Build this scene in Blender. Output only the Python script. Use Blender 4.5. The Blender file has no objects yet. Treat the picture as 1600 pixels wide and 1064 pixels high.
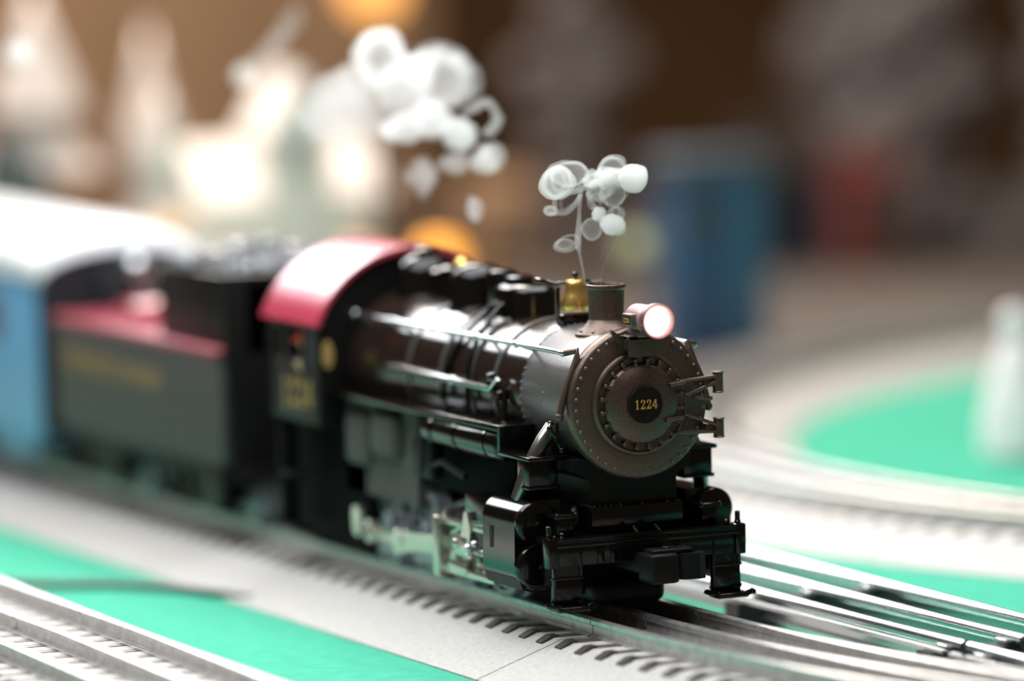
import bpy, bmesh, math, random
from mathutils import Vector, Matrix, noise
random.seed(7)
PI = math.pi
S = 0.001                      # every length below is in millimetres of the model railway
TABLE_Z = 0.76                 # the felt lies this high above the floor
sc = bpy.context.scene
COL = sc.collection

# ------------------------------------------------------------------ camera, sky, lights, exposure
YAW, PITCH, ROLL = 0.427739989, 0.09715661, 0.0240596732
F = Vector((math.sin(YAW) * math.cos(PITCH), math.cos(YAW) * math.cos(PITCH), -math.sin(PITCH)))
R = Vector((math.cos(YAW), -math.sin(YAW), 0.0))
U = R.cross(F)
R2 = math.cos(ROLL) * R - math.sin(ROLL) * U
U2 = math.sin(ROLL) * R + math.cos(ROLL) * U
cam_d = bpy.data.cameras.new('camera')
cam = bpy.data.objects.new('camera', cam_d); COL.objects.link(cam)
M = Matrix((R2, U2, -F)).transposed().to_4x4()
M.translation = Vector((-0.6629, -1.3723, TABLE_Z + 0.2373))
cam.matrix_world = M
cam_d.sensor_width = 36.0; cam_d.lens = 200.02
cam_d.clip_start = 0.05; cam_d.clip_end = 50
cam_d.dof.use_dof = True
cam_d.dof.focus_distance = 1.532
cam_d.dof.aperture_fstop = 4.6
sc.camera = cam

world = bpy.data.worlds.new('room_light'); sc.world = world
world.use_nodes = True
wb = world.node_tree.nodes['Background']
wb.inputs[0].default_value = (0.62, 0.45, 0.33, 1); wb.inputs[1].default_value = 0.14

def area(name, loc, rot, sx, sy, power, color):
    d = bpy.data.lights.new(name, 'AREA'); d.shape = 'RECTANGLE'; d.size = sx; d.size_y = sy
    d.energy = power; d.color = color
    o = bpy.data.objects.new(name, d); COL.objects.link(o)
    o.location = loc; o.rotation_euler = rot
    return o
# a wide fluorescent panel hung low over the near end of the layout
area('layout_panel_light', (-0.08, 0.09, TABLE_Z + 0.46), (0, 0, 0), 0.62, 0.44, 5.4, (0.95, 0.98, 1.0))
# the bright windows high in the far wall
area('far_window_light', (0.12, 2.26, TABLE_Z + 1.10), (math.radians(-90), 0, 0), 1.6, 0.42, 30, (0.92, 0.96, 1.0))
# a warm lamp over the village at the back left
area('village_lamp_light', (0.14, 0.86, TABLE_Z + 0.62), (0, 0, 0), 0.40, 0.40, 10.0, (1.0, 0.88, 0.76))

sc.view_settings.view_transform = 'Standard'
sc.view_settings.look = 'None'
sc.view_settings.gamma = 1.0
sc.view_settings.use_curve_mapping = False
sc.view_settings.exposure = 0.0
sc.cycles.volume_bounces = 4

# ------------------------------------------------------------------ materials
MATS = {}
def mat(name, color, rough=0.5, metal=0.0, coat=0.0, noise_scale=0, noise_amt=0.0, bump=0.0, bump_scale=0, emit=None, estr=0.0, spec=0.5, color2=None):
    m = bpy.data.materials.new(name); m.use_nodes = True
    nt = m.node_tree; b = nt.nodes['Principled BSDF']
    b.inputs['Base Color'].default_value = (*color, 1)
    b.inputs['Roughness'].default_value = rough
    b.inputs['Metallic'].default_value = metal
    b.inputs['Coat Weight'].default_value = coat
    b.inputs['Coat Roughness'].default_value = 0.08
    b.inputs['Specular IOR Level'].default_value = spec
    tc = nt.nodes.new('ShaderNodeTexCoord')
    if noise_scale:
        n = nt.nodes.new('ShaderNodeTexNoise'); n.inputs['Scale'].default_value = noise_scale
        n.inputs['Detail'].default_value = 5
        nt.links.new(tc.outputs['Object'], n.inputs['Vector'])
        cr = nt.nodes.new('ShaderNodeValToRGB')
        c2 = color2 or tuple(c * (1 - noise_amt) for c in color)
        cr.color_ramp.elements[0].position = 0.35; cr.color_ramp.elements[1].position = 0.65
        cr.color_ramp.elements[0].color = (*c2, 1)
        cr.color_ramp.elements[1].color = (*color, 1)
        nt.links.new(n.outputs['Fac'], cr.inputs['Fac']); nt.links.new(cr.outputs['Color'], b.inputs['Base Color'])
    if bump:
        n2 = nt.nodes.new('ShaderNodeTexNoise'); n2.inputs['Scale'].default_value = bump_scale; n2.inputs['Detail'].default_value = 4
        nt.links.new(tc.outputs['Object'], n2.inputs['Vector'])
        bp = nt.nodes.new('ShaderNodeBump'); bp.inputs['Strength'].default_value = bump; bp.inputs['Distance'].default_value = 0.0004
        nt.links.new(n2.outputs['Fac'], bp.inputs['Height']); nt.links.new(bp.outputs['Normal'], b.inputs['Normal'])
    if emit:
        b.inputs['Emission Color'].default_value = (*emit, 1); b.inputs['Emission Strength'].default_value = estr
    MATS[name] = m
    return m
mat('graphite_room_tint', (0.165, 0.115, 0.092), 0.38, 0.75, noise_scale=1500, noise_amt=0.25, bump=0.25, bump_scale=2500)  # brown reflection of the dim room mixed into the base colour
mat('graphite_lit', (0.22, 0.205, 0.21), 0.36, 0.7, noise_scale=1500, noise_amt=0.15, bump=0.15, bump_scale=2500)  # same metal, greyer copy with the bright side's reflected light in its colour
mat('black_gloss', (0.004, 0.0035, 0.003), 0.15, 0.0, coat=0.1, spec=0.38)
mat('black_satin', (0.007, 0.006, 0.006), 0.45, 0.0, spec=0.2)
mat('shadow_black', (0.003, 0.003, 0.003), 0.7, spec=0.08)  # near-black with little gloss, stands in for shade beneath the train
mat('black_boiler', (0.022, 0.013, 0.010), 0.2, 0.0, coat=0.4)  # black paint with the room's brown reflection put into the base colour
mat('band_reflection', (0.14, 0.135, 0.13), 0.32, 0.5)  # grey tone stands in for light reflected off the raised boiler bands
mat('nickel', (0.62, 0.60, 0.53), 0.26, 0.9)
mat('steel', (0.60, 0.61, 0.62), 0.25, 0.95)
mat('rail_grey', (0.74, 0.73, 0.72), 0.32, 0.8, noise_scale=300, noise_amt=0.25)
mat('wheel_steel', (0.30, 0.34, 0.37), 0.4, 0.5)
mat('dark_pipe', (0.30, 0.29, 0.28), 0.2, 0.9)
mat('brass', (1.0, 0.66, 0.20), 0.25, 0.9)
mat('gold_print', (0.80, 0.42, 0.11), 0.45, 0.2)
mat('gold_dull', (0.40, 0.25, 0.08), 0.5)
mat('plate_black', (0.011, 0.006, 0.004), 0.5, spec=0.2)
mat('cab_black', (0.022, 0.019, 0.018), 0.5, spec=0.25)
mat('tuscan_red', (0.50, 0.05, 0.09), 0.25, 0.0, coat=0.2)
mat('deck_red', (0.42, 0.05, 0.09), 0.3, 0.0, coat=0.3)
mat('tender_black', (0.085, 0.078, 0.076), 0.55, spec=0.25)
mat('coal', (0.16, 0.165, 0.18), 0.3, 0.0, coat=0.5)
mat('coach_blue', (0.19, 0.43, 0.72), 0.4, 0.0)
mat('roof_white', (0.80, 0.82, 0.86), 0.35)
mat('dark_blue', (0.010, 0.014, 0.018), 0.5)
mat('lens_glow', (1, 0.95, 0.95), 0.3, emit=(1.0, 0.93, 0.93), estr=4)
mat('rim_brown_pink_lit', (0.20, 0.09, 0.085), 0.4, 0.4)  # brown rim with the lens's pink light mixed into its colour
mat('shell_pink_lit', (0.42, 0.26, 0.26), 0.35, 0.3)  # pink of the headlamp's own light put into the housing colour
mat('roadbed', (0.53, 0.515, 0.495), 0.7, noise_scale=700, noise_amt=0.16, bump=1.0, bump_scale=900)
mat('tie_end_shade', (0.035, 0.03, 0.027), 0.5)  # darker tie colour for the end blocks, stands in for shaded recesses
mat('tie_brown', (0.12, 0.098, 0.08), 0.45, noise_scale=300, noise_amt=0.3, bump=0.4, bump_scale=700)
mat('felt', (0.075, 0.46, 0.31), 0.95, noise_scale=160, noise_amt=0.12, bump=0.8, bump_scale=1500, spec=0.1)
mat('mat_board', (0.56, 0.545, 0.52), 0.85, noise_scale=60, noise_amt=0.10)
mat('table_wood', (0.13, 0.10, 0.078), 0.65, noise_scale=9, noise_amt=0.35)
mat('wall_wood', (0.25, 0.135, 0.058), 0.75, noise_scale=3, noise_amt=0.3)
mat('floor_grey', (0.14, 0.13, 0.12), 0.8, noise_scale=4, noise_amt=0.2)
mat('dark_tie', (0.02, 0.02, 0.022), 0.5)
mat('wire_grey', (0.07, 0.09, 0.09), 0.5)
mat('ceramic', (0.82, 0.77, 0.70), 0.45)
mat('snow', (0.86, 0.80, 0.76), 0.8, bump=0.5, bump_scale=300)
mat('window_warm', (0.9, 0.6, 0.3), 0.5, emit=(1.0, 0.45, 0.14), estr=1.2)
mat('orange_glow', (1.0, 0.45, 0.05), 0.5, emit=(1.0, 0.36, 0.035), estr=1.7)
mat('orange_dim', (0.8, 0.4, 0.12), 0.5, emit=(1.0, 0.40, 0.10), estr=0.95)
mat('amber_dim', (0.8, 0.5, 0.25), 0.5, emit=(1.0, 0.5, 0.2), estr=0.45)
mat('globe_white', (0.9, 0.92, 0.95), 0.3, emit=(0.9, 0.95, 1.0), estr=1.6)
mat('olive_lamp', (0.5, 0.52, 0.3), 0.5, emit=(0.36, 0.40, 0.22), estr=0.55)
mat('window_dark', (0.05, 0.04, 0.035), 0.3)
mat('tower_blue', (0.022, 0.08, 0.165), 0.5)
mat('tower_light', (0.03, 0.12, 0.20), 0.5)
mat('tower_grey', (0.075, 0.095, 0.12), 0.5)
mat('olive_dark', (0.05, 0.06, 0.05), 0.6)
mat('navy', (0.010, 0.022, 0.045), 0.5)
mat('barn_red', (0.16, 0.035, 0.03), 0.6)
mat('lichen', (0.165, 0.14, 0.138), 0.9, noise_scale=60, noise_amt=0.4)
mat('trunk', (0.14, 0.075, 0.05), 0.8, noise_scale=80, noise_amt=0.3)
mat('pine_snow', (0.74, 0.66, 0.62), 0.85, noise_scale=60, noise_amt=0.18)
mat('figure_white', (0.82, 0.80, 0.80), 0.4)
mat('skin', (0.62, 0.42, 0.26), 0.6)
mat('cap_red', (0.62, 0.04, 0.02), 0.6)
mat('denim', (0.03, 0.05, 0.11), 0.7)
mat('ornament_brown', (0.22, 0.09, 0.06), 0.6)
mat('bench_wood', (0.36, 0.225, 0.13), 0.6)

# ------------------------------------------------------------------ mesh building
AX = {'x': Vector((1, 0, 0)), 'y': Vector((0, 1, 0)), 'z': Vector((0, 0, 1))}
class MB:
    def __init__(self): self.bm = bmesh.new()
    def box(self, x0, x1, y0, y1, z0, z1, bev=0.0, seg=2, rot=None):
        r = bmesh.ops.create_cube(self.bm, size=1.0); vs = r['verts']
        c = Vector(((x0 + x1) / 2, (y0 + y1) / 2, (z0 + z1) / 2))
        for v in vs:
            q = Vector((v.co.x * (x1 - x0), v.co.y * (y1 - y0), v.co.z * (z1 - z0)))
            v.co = (rot @ q if rot else q) + c
        if bev > 0:
            es = list({e for v in vs for e in v.link_edges})
            bmesh.ops.bevel(self.bm, geom=es, offset=bev, segments=seg, affect='EDGES', profile=0.5)
        return self
    def lathe(self, o, axis, prof, seg=32, a0=0.0):
        o = Vector(o); ax = AX[axis] if isinstance(axis, str) else Vector(axis).normalized()
        t = Vector((0, 0, 1)) if abs(ax.z) < 0.9 else Vector((1, 0, 0))
        u = ax.cross(t).normalized(); w = ax.cross(u)
        rings = []
        for (h, r) in prof:
            if r < 1e-6: rings.append([self.bm.verts.new(o + ax * h)])
            else: rings.append([self.bm.verts.new(o + ax * h + (u * math.cos(a0 + 2 * PI * k / seg) + w * math.sin(a0 + 2 * PI * k / seg)) * r) for k in range(seg)])
        for A, B in zip(rings, rings[1:]):
            for k in range(seg):
                j = (k + 1) % seg
                if len(A) == 1 and len(B) == 1: continue
                if len(A) == 1: f = (A[0], B[j], B[k])
                elif len(B) == 1: f = (A[k], A[j], B[0])
                else: f = (A[k], A[j], B[j], B[k])
                try: self.bm.faces.new(f)
                except ValueError: pass
        return self
    def cyl(self, a, b, r, seg=16, bev=0.0, r2=None):
        a = Vector(a); b = Vector(b); L = (b - a).length; r2 = r if r2 is None else r2
        pr = [(0, 0), (0, r - bev), (bev, r), (L - bev, r2), (L, r2 - bev), (L, 0)] if bev else [(0, 0), (0, r), (L, r2), (L, 0)]
        return self.lathe(a, b - a, pr, seg)
    def ball(self, c, r, seg=16, sx=1, sy=1, sz=1):
        m = Matrix.Translation(Vector(c)) @ Matrix.Diagonal((sx, sy, sz, 1))
        bmesh.ops.create_uvsphere(self.bm, u_segments=seg, v_segments=max(6, seg // 2), radius=r, matrix=m)
        return self
    def tube(self, pts, r, seg=8, closed=False):
        pts = [Vector(p) for p in pts]; n = len(pts); rings = []; up = None
        rr = r if isinstance(r, (list, tuple)) else [r] * n
        for i, p in enumerate(pts):
            if closed: t = (pts[(i + 1) % n] - pts[i - 1]).normalized()
            else: t = (pts[min(i + 1, n - 1)] - pts[max(i - 1, 0)]).normalized()
            if up is None: up = (Vector((0, 0, 1)) if abs(t.z) < 0.9 else Vector((1, 0, 0)))
            up = (up - t * up.dot(t)).normalized(); s = t.cross(up)
            rings.append([self.bm.verts.new(p + (up * math.cos(2 * PI * k / seg) + s * math.sin(2 * PI * k / seg)) * rr[i]) for k in range(seg)])
        for i in range(n if closed else n - 1):
            A, B = rings[i], rings[(i + 1) % n]
            for k in range(seg): self.bm.faces.new((A[k], B[k], B[(k + 1) % seg], A[(k + 1) % seg]))
        if not closed:
            self.bm.faces.new(rings[0]); self.bm.faces.new(rings[-1][::-1])
        return self
    def prism(self, poly, axis, a, b):
        def P(u, v, h): return {'x': (h, u, v), 'y': (u, h, v), 'z': (u, v, h)}[axis]
        A = [self.bm.verts.new(P(u, v, a)) for u, v in poly]; B = [self.bm.verts.new(P(u, v, b)) for u, v in poly]
        n = len(poly)
        for i in range(n): self.bm.faces.new((A[i], A[(i + 1) % n], B[(i + 1) % n], B[i]))
        self.bm.faces.new(A[::-1]); self.bm.faces.new(B)
        return self
    def glyph(self, poly, o, u, v, n, h, d):       # flat letter shape: poly in em units, height h, thickness d
        o = Vector(o); u = Vector(u); v = Vector(v); n = Vector(n)
        A = [self.bm.verts.new(o + u * (p[0] * h) + v * (p[1] * h)) for p in poly]
        B = [self.bm.verts.new(q.co + n * d) for q in A]; k = len(poly)
        for i in range(k): self.bm.faces.new((A[i], A[(i + 1) % k], B[(i + 1) % k], B[i]))
        self.bm.faces.new(A[::-1]); self.bm.faces.new(B)
        return self
    def quads(self, rings, closed_u=False):
        vs = [[self.bm.verts.new(p) for p in r] for r in rings]
        for A, B in zip(vs, vs[1:]):
            k = len(A)
            for i in range(k if closed_u else k - 1): self.bm.faces.new((A[i], A[(i + 1) % k], B[(i + 1) % k], B[i]))
        if closed_u:
            self.bm.faces.new(vs[0][::-1]); self.bm.faces.new(vs[-1])
        return self
    def build(self, name, material, parent=None, base=None, smooth=40):
        bm = self.bm
        if base is None:
            base = Vector((0, 0, 0)); q = parent
            while q is not None: base = base + Vector(q.get('base_mm', (0, 0, 0))); q = q.parent
        for v in bm.verts: v.co = (v.co - Vector(base)) * S
        bmesh.ops.recalc_face_normals(bm, faces=bm.faces)
        me = bpy.data.meshes.new(name); bm.to_mesh(me); bm.free()
        me.materials.append(MATS[material] if isinstance(material, str) else material)
        if smooth:
            for p in me.polygons: p.use_smooth = True
            me.set_sharp_from_angle(angle=math.radians(smooth))
        o = bpy.data.objects.new(name, me); COL.objects.link(o)
        if parent is not None: o.parent = parent
        else:
            o.location = Vector(base) * S + Vector((0, 0, TABLE_Z))
        return o
def tag(o, label, cat, group=None, kind=None):
    o['label'] = label; o['category'] = cat
    if group: o['group'] = group
    if kind: o['kind'] = kind
    return o
def thing(name, base, label, cat, group=None, rot=0.0):
    o = bpy.data.objects.new(name, None); COL.objects.link(o)
    o.empty_display_size = 0.01
    o.location = Vector(base) * S + Vector((0, 0, TABLE_Z)); o.rotation_euler = (0, 0, rot)
    o['base_mm'] = tuple(float(c) for c in base)
    return tag(o, label, cat, group)
def copy_tree(o, parent=None):
    c = o.copy(); COL.objects.link(c)
    if parent is not None: c.parent = parent
    for ch in list(o.children): copy_tree(ch, c)
    return c
def dup_part(o, parent, dx=0, dy=0, dz=0, rz=None):
    c = o.copy(); COL.objects.link(c); c.parent = parent
    c.location = Vector((dx, dy, dz)) * S
    if rz is not None: c.rotation_euler = (0, 0, rz)
    return c

# ------------------------------------------------------------------ the room and the table
def struct(o): o['kind'] = 'structure'; return o
struct(MB().box(-3200, 4200, -3000, 2320, -780, -760).build('floor', 'floor_grey', base=(0, 0, -770)))
struct(MB().box(-3200, 4200, 2300, 2420, -760, 1700).build('wall_back', 'wall_wood', base=(0, 2360, 0)))
struct(MB().box(-3200, 4200, 2280, 2300, -760, -660, 4).build('baseboard_back', 'bench_wood', base=(0, 2290, -700)))

tb = thing('layout_table', (300, 500, -760), 'big brown wooden table under the green felt and railway', 'table')
MB().box(-900, 1500, -700, 1480, -32, -1.2, 3).build('table_top', 'table_wood', tb)
for x in (-840, 1440):
    for y in (-640, 1420):
        MB().box(x - 35, x + 35, y - 35, y + 35, -760, -32, 3).build('leg', 'table_wood', tb)
fm = MB(); fm.box(-420, 760, -240, 610, -1.2, 0)
tag(fm.build('felt_mat', 'felt', base=(0, 0, -1)), 'bright green felt mat covering the near part of the table', 'mat')

# ------------------------------------------------------------------ plastic roadbed track, three rails, each section a thing
def frame(s, Rc):
    if Rc is None: return (lambda x: (x, s)), 0.0
    th = s / Rc
    return (lambda x: (Rc - (Rc - x) * math.cos(th), (Rc - x) * math.sin(th))), -th
def sweep(prof, L, Rc, n):
    mb = MB(); rings = []
    for i in range(n + 1):
        f, _ = frame(L * i / n, Rc)
        rings.append([Vector((*f(x), z)) for x, z in prof])
    return mb.quads(rings, True)
def bed_profile(wl=51, wr=51, lip=27.6):
    return [(-wl, 0), (-wl, 0.5), (-27.6, 8.6), (-26.2, 9.2), (lip - 1.4, 9.2), (lip, 8.6), (wr, 0.5), (wr, 0)]
RAILP = [(-2.0, 9.1), (-2.0, 9.6), (-0.7, 10.0), (-0.6, 12.2), (-1.35, 12.6), (-1.35, 13.7), (-0.95, 14.0), (0.95, 14.0), (1.35, 13.7), (1.35, 12.6), (0.6, 12.2), (0.7, 10.0), (2.0, 9.6), (2.0, 9.1)]
def track_section(base, rot, L, Rc, label, group=None, n=1, wl=51, wr=51, scale=1.0, pitch=10.9, lip=27.6):
    t = thing('track_section', base, label, 'track', group, rot)
    sweep(bed_profile(wl, wr, lip), L - 0.5, Rc, n).build('roadbed', 'roadbed', t, base=(0, 0, 0))
    for x in (-15.9, 0, 15.9):
        sweep([(x + a, b) for a, b in RAILP], L - 0.8, Rc, n).build('rail', 'rail_grey', t, base=(0, 0, 0))
    first = None
    k = int(L / pitch)
    for i in range(k):
        s = (i + 0.5) * L / k
        f, a = frame(s, Rc); p = f(0)
        if first is None:
            tm = MB(); tm.prism([(-24.6, 8.6), (-24.6, 9.4), (min(24.6, lip - 1.5), 9.4), (min(24.6, lip - 1.5), 8.6)], 'y', -2.1, 2.1)
            nb_ = len(tm.bm.faces)
            for q in ((-1, 1) if lip > 25 else (-1,)): tm.prism([(q * 24.8, 8.2), (q * 24.8, 9.9), (q * 27.0, 9.75), (q * 30.0, 8.2), (q * 30.0, 7.0)], 'y', -1.9, 1.9)
            tm.bm.faces.ensure_lookup_table()
            for fc in tm.bm.faces[nb_:]: fc.material_index = 1
            first = tm.build('tie', 'tie_brown', t, base=(0, 0, 0), smooth=0); first.data.materials.append(MATS['tie_end_shade'])
            first.location = Vector((p[0], p[1], 0)) * S; first.rotation_euler = (0, 0, a)
        else: dup_part(first, t, p[0], p[1], 0, a)
    # plug of the joint at the start of the section
    MB().box(-1.0, 1.0, 0.0, 1.2, 9.2, 10.4).build('joint_pin', 'steel', t, base=(0, 0, 0))
    if scale != 1.0: t.scale = (scale, 1, 1)
    return t
sec = track_section((0, -2, 0), 0, 254, None, 'straight grey roadbed track section under the black locomotive')
for y, lb in ((252, 'straight roadbed track section under the black tender'), (506, 'straight roadbed track section far back under the blue coach')):
    c = copy_tree(sec); c.location = Vector((0, y, 0)) * S + Vector((0, 0, TABLE_Z)); c['base_mm'] = (0.0, float(y), 0.0); c['label'] = lb
track_section((0, -2.6, 0), PI, 225, -640, 'curved roadbed track section ahead of the locomotive pilot', n=24, wl=40, wr=51)
fg = track_section((-150.2, -160, 0), math.radians(-1.1), 254, None, 'foreground roadbed track section left of the train, its near length', scale=1.2, wr=30, lip=18.8)
c = copy_tree(fg); c.location = Vector((-145.3, 94.0, 0)) * S + Vector((0, 0, TABLE_Z)); c['label'] = 'foreground roadbed track section left of the train, behind a rail joint'
c = copy_tree(fg); c.location = Vector((-140.4, 348.0, 0)) * S + Vector((0, 0, TABLE_Z)); c['label'] = 'foreground roadbed track section farthest back, beside the tender'
# the loop of curved sections at the right
LC = (598, 265); LR = 420
loop = None
for i in range(6):
    a = math.radians(255 - 30 * i)           # start angle seen from the loop centre, running clockwise
    p = (LC[0] + LR * math.cos(a), LC[1] + LR * math.sin(a), 0)
    lb = ['curved loop section at the near end of the pale loop, nearest the camera', 'curved loop section of pale track, at the near side right of the tubular rails', 'curved loop section of pale track beside the smokebox door',
          'curved loop section of pale track rounding the far left of the green felt', 'curved loop section before the blue tower', 'curved loop section at the back of the felt circle', 'curved loop section farthest right behind the white figurine'][i]
    if loop is None:
        loop = track_section(p, a - PI, LR * math.radians(30), LR, lb, 'loop of curved track', n=12, pitch=11)
    else:
        c = copy_tree(loop); c.location = Vector(p) * S + Vector((0, 0, TABLE_Z)); c.rotation_euler = (0, 0, a - PI); c['label'] = lb; c['base_mm'] = tuple(map(float, p))

# tubular steel track with dark pressed ties, two sections meeting at the pins
def tubular(y0, y1, label, tie_ys):
    t = thing('tubular_track_section', (76, y0, 0), label, 'track', 'tubular steel track')
    def xs(x, y): return x + (x - 76) * 0.0 - 0.010 * y
    for x0 in (57.5, 75.5, 94.5):
        mb = MB()
        a = Vector((xs(x0, y0), y0 + 0.6, 9.2)); b = Vector((xs(x0, y1), y1 - 0.6, 9.2))
        mb.tube([a, b], 1.75, 14)
        mb.prism([(xs(x0, y0) - .45, y0 + .6), (xs(x0, y0) + .45, y0 + .6), (xs(x0, y1) + .45, y1 - .6), (xs(x0, y1) - .45, y1 - .6)], 'z', 3.2, 8.5)
        mb.prism([(xs(x0, y0) - 1.9, y0 + .6), (xs(x0, y0) + 1.9, y0 + .6), (xs(x0, y1) + 1.9, y1 - .6), (xs(x0, y1) - 1.9, y1 - .6)], 'z', 2.9, 3.5)
        r = mb.build('rail', 'steel', t)
        MB().cyl((xs(x0, y0), y0 - 1.2, 9.2), (xs(x0, y0), y0 + 2, 9.2), 1.1, 10).build('rail_pin', 'dark_tie', r)
    for y in tie_ys:
        o = MB(); X = xs(0, y)
        o.prism([(X + 48.6, 0.1), (X + 49, 7.6), (X + 102, 7.6), (X + 102.4, 0.1)], 'y', y - 4, y + 4)
        tie = o.build('tie', 'dark_tie', t, smooth=0)
        for x0 in (57.5, 75.5, 94.5):
            MB().box(X + x0 - 3.6, X + x0 - 1.2, y - 3, y + 3, 7.6, 9.2, .5).box(X + x0 + 1.2, X + x0 + 3.6, y - 3, y + 3, 7.6, 9.2, .5).build('rail_clip', 'steel', tie)
    # thin return strip along the near tie ends
    MB().prism([(xs(50.5, y0), y0 + 1), (xs(52.3, y0), y0 + 1), (xs(52.3, y1), y1 - 1), (xs(50.5, y1), y1 - 1)], 'z', 7.7, 8.7).build('side_strip', 'steel', t)
    return t
tubular(-74, 300, 'bright silver tubular rails behind the pilot steps', (-66, 44, 150, 255))
tubular(-330, -75.5, 'silver tubular rails nearest the camera beyond the rail pins', (-86, -190, -300))

wire = MB(); wire.tube([(-135, 262, 1.4), (-110, 252, 1.4), (-96, 241, 1.4), (-84, 229, 1.4), (-70, 221, 1.4), (-58, 203, 1.4), (-50, 182, 1.4), (-46, 168, 1.4)], 1.3, 8)
tag(wire.build('feeder_wire', 'wire_grey', base=(-70, 200, 0)), 'dark grey wire curling over the green felt beside the roadbed', 'wire')

# ------------------------------------------------------------------ lettering shapes
G1 = [[(0.17, 0), (0.17, .05), (.29, .08), (.29, .80), (.15, .76), (.15, .82), (.38, 1.0), (.43, 1.0), (.43, .08), (.55, .05), (.55, 0)]]
G2 = [[(0.05, .72), (0.08, .86), (.18, .96), (.32, 1.0), (.46, .97), (.56, .87), (.57, .73), (.51, .58), (.38, .40), (.25, .22), (.23, .17), (.44, .17), (.50, .20), (.54, .31), (.60, .31), (.56, 0), (.04, 0), (.04, .07), (.19, .27), (.34, .48), (.42, .64), (.42, .78), (.37, .89), (.28, .92), (.20, .88), (.20, .82), (.23, .76), (.20, .69), (.12, .66)]]
G4 = [[(.34, 0), (.34, 1.0), (.49, 1.0), (.49, 0)], [(.02, .24), (.02, .36), (.62, .36), (.62, .24)], [(.02, .36), (.34, 1.0), (.38, 1.0), (.38, .86), (.13, .36)], [(.25, 0), (.25, .06), (.58, .06), (.58, 0)]]
def number_1224(mb, c, u, v, n, h, d, adv=0.70):
    u = Vector(u); v = Vector(v); x = -2 * adv * h
    for g in (G1, G2, G2, G4):
        for poly in g: mb.glyph(poly, Vector(c) + u * (x + 0.04 * h) - v * (h / 2), u, v, n, h, d)
        x += adv * h
    return mb

# ------------------------------------------------------------------ the locomotive
BZ = 71.0       # height of the boiler axis above the felt, rail tops at 14
loco = thing('steam_locomotive', (0, 80, 14), 'black model steam locomotive numbered 1224 with lit headlamp and red cab roof', 'locomotive')
# boiler and smokebox
MB().lathe((0, 0, BZ), 'y', [(36, 0), (36, 19.0), (60, 19.1), (95, 19.5), (118, 20), (152, 21), (152, 0)], 72).build('boiler', 'black_boiler', loco)
for y, r in ((51.5, 19.05), (67, 19.15), (87, 19.4), (109, 19.75)):
    MB().lathe((0, 0, BZ), 'y', [(y, r - .1), (y + .1, r + .5), (y + 1.9, r + .5), (y + 2, r - .1)], 72).build('boiler_band', 'band_reflection', loco)
MB().lathe((0, 0, BZ), 'y', [(4.6, 0), (4.6, 18.9), (37.6, 18.9), (38.2, 18.6), (38.2, 0)], 72).build('smokebox', 'graphite_lit', loco)
ring = MB().lathe((0, 0, BZ), 'y', [(6.0, 18.0), (6.0, 19.6), (5.4, 20.2), (2.6, 20.6), (1.2, 20.6), (0.3, 20.2), (0, 19.7), (0, 14.0)], 96).build('smokebox_front', 'graphite_room_tint', loco)
rv = MB()
for k in range(40):
    a = 2 * PI * (k + 0.3) / 40
    rv.ball((19.15 * math.cos(a) * 0.99, -0.05, BZ + 18.95 * math.sin(a)), 0.5, 8, 1, 0.9, 1)
rv.build('rivets', 'graphite_lit', ring)
rv = MB()
for yy in (35.6,):
    for k in range(60):
        a = 2 * PI * k / 60; rv.ball((18.9 * math.cos(a), yy, BZ + 18.9 * math.sin(a)), 0.35, 6)
rv.build('rivets', 'graphite_lit', loco)
door = MB().lathe((0, 0, BZ), 'y', [(0.4, 14.4), (-0.5, 14.2), (-1.1, 13.7), (-1.2, 13.2), (-0.7, 12.7), (-0.6, 11.1), (-1.7, 10.7), (-2.1, 10.2), (-2.9, 7.0), (-3.2, 4.0), (-3.3, 0)], 96).build('smokebox_door', 'graphite_room_tint', loco)
lug = None
for k in range(20):
    a = 2 * PI * (k + 0.5) / 20
    if lug is None:
        lb = MB(); lb.box(10.3, 12.5, -2.0, -0.7, -0.45, 0.45, .2); lb.ball((12.1, -1.7, 0), 0.62, 8)
        lug = lb.build('clamp_lug', 'graphite_room_tint', door, base=(0, 0, 0)); o = lug
    else: o = dup_part(lug, door)
    o.location = Vector((0, -80, BZ - 14)) * S; o.rotation_euler = (0, a, 0)
pl = MB().lathe((0, -3.0, BZ), (0, -1, 0), [(0, 5.15), (0.7, 5.15), (0.9, 4.95), (0.9, 0)], 48).build('number_plate', 'plate_black', loco)
number_1224(MB(), (0.0, -3.9, BZ + 0.05), (1, 0, 0), (0, 0, 1), (0, -1, 0), 2.55, 0.14, 0.70).build('digits', 'gold_print', pl, smooth=0)
hg = MB()
def hinge(post_z0, post_z1, arms):
    h = MB(); h.cyl((22.6, -2.2, post_z0), (22.6, -2.2, post_z1), 1.45, 18, .25)
    h.cyl((22.6, -2.2, post_z1 - .1), (22.6, -2.2, post_z1 + .5), 1.65, 18, .2); h.cyl((22.6, -2.2, post_z0 - .4), (22.6, -2.2, post_z0 + .1), 1.65, 18, .2)
    h.box(18.5, 22.2, -2.6, 1.0, (post_z0 + post_z1) / 2 - 1.2, (post_z0 + post_z1) / 2 + 1.2, .3)
    for a, b, r in arms: h.tube([a, b], r, 8)
    return h.build('door_hinge', 'graphite_room_tint', loco)
hinge(73.0, 78.0, [((7.6, -3.2, 75.6), (12.4, -2.6, 76.0), .6), ((11, -2.4, 76.3), (21.6, -3.0, 77.2), .48), ((13.1, -2.2, 72.4), (21.6, -3.0, 75.6), .48), ((14.5, -1.5, 76.5), (15.6, -1.5, 72.8), .3)])
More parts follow.
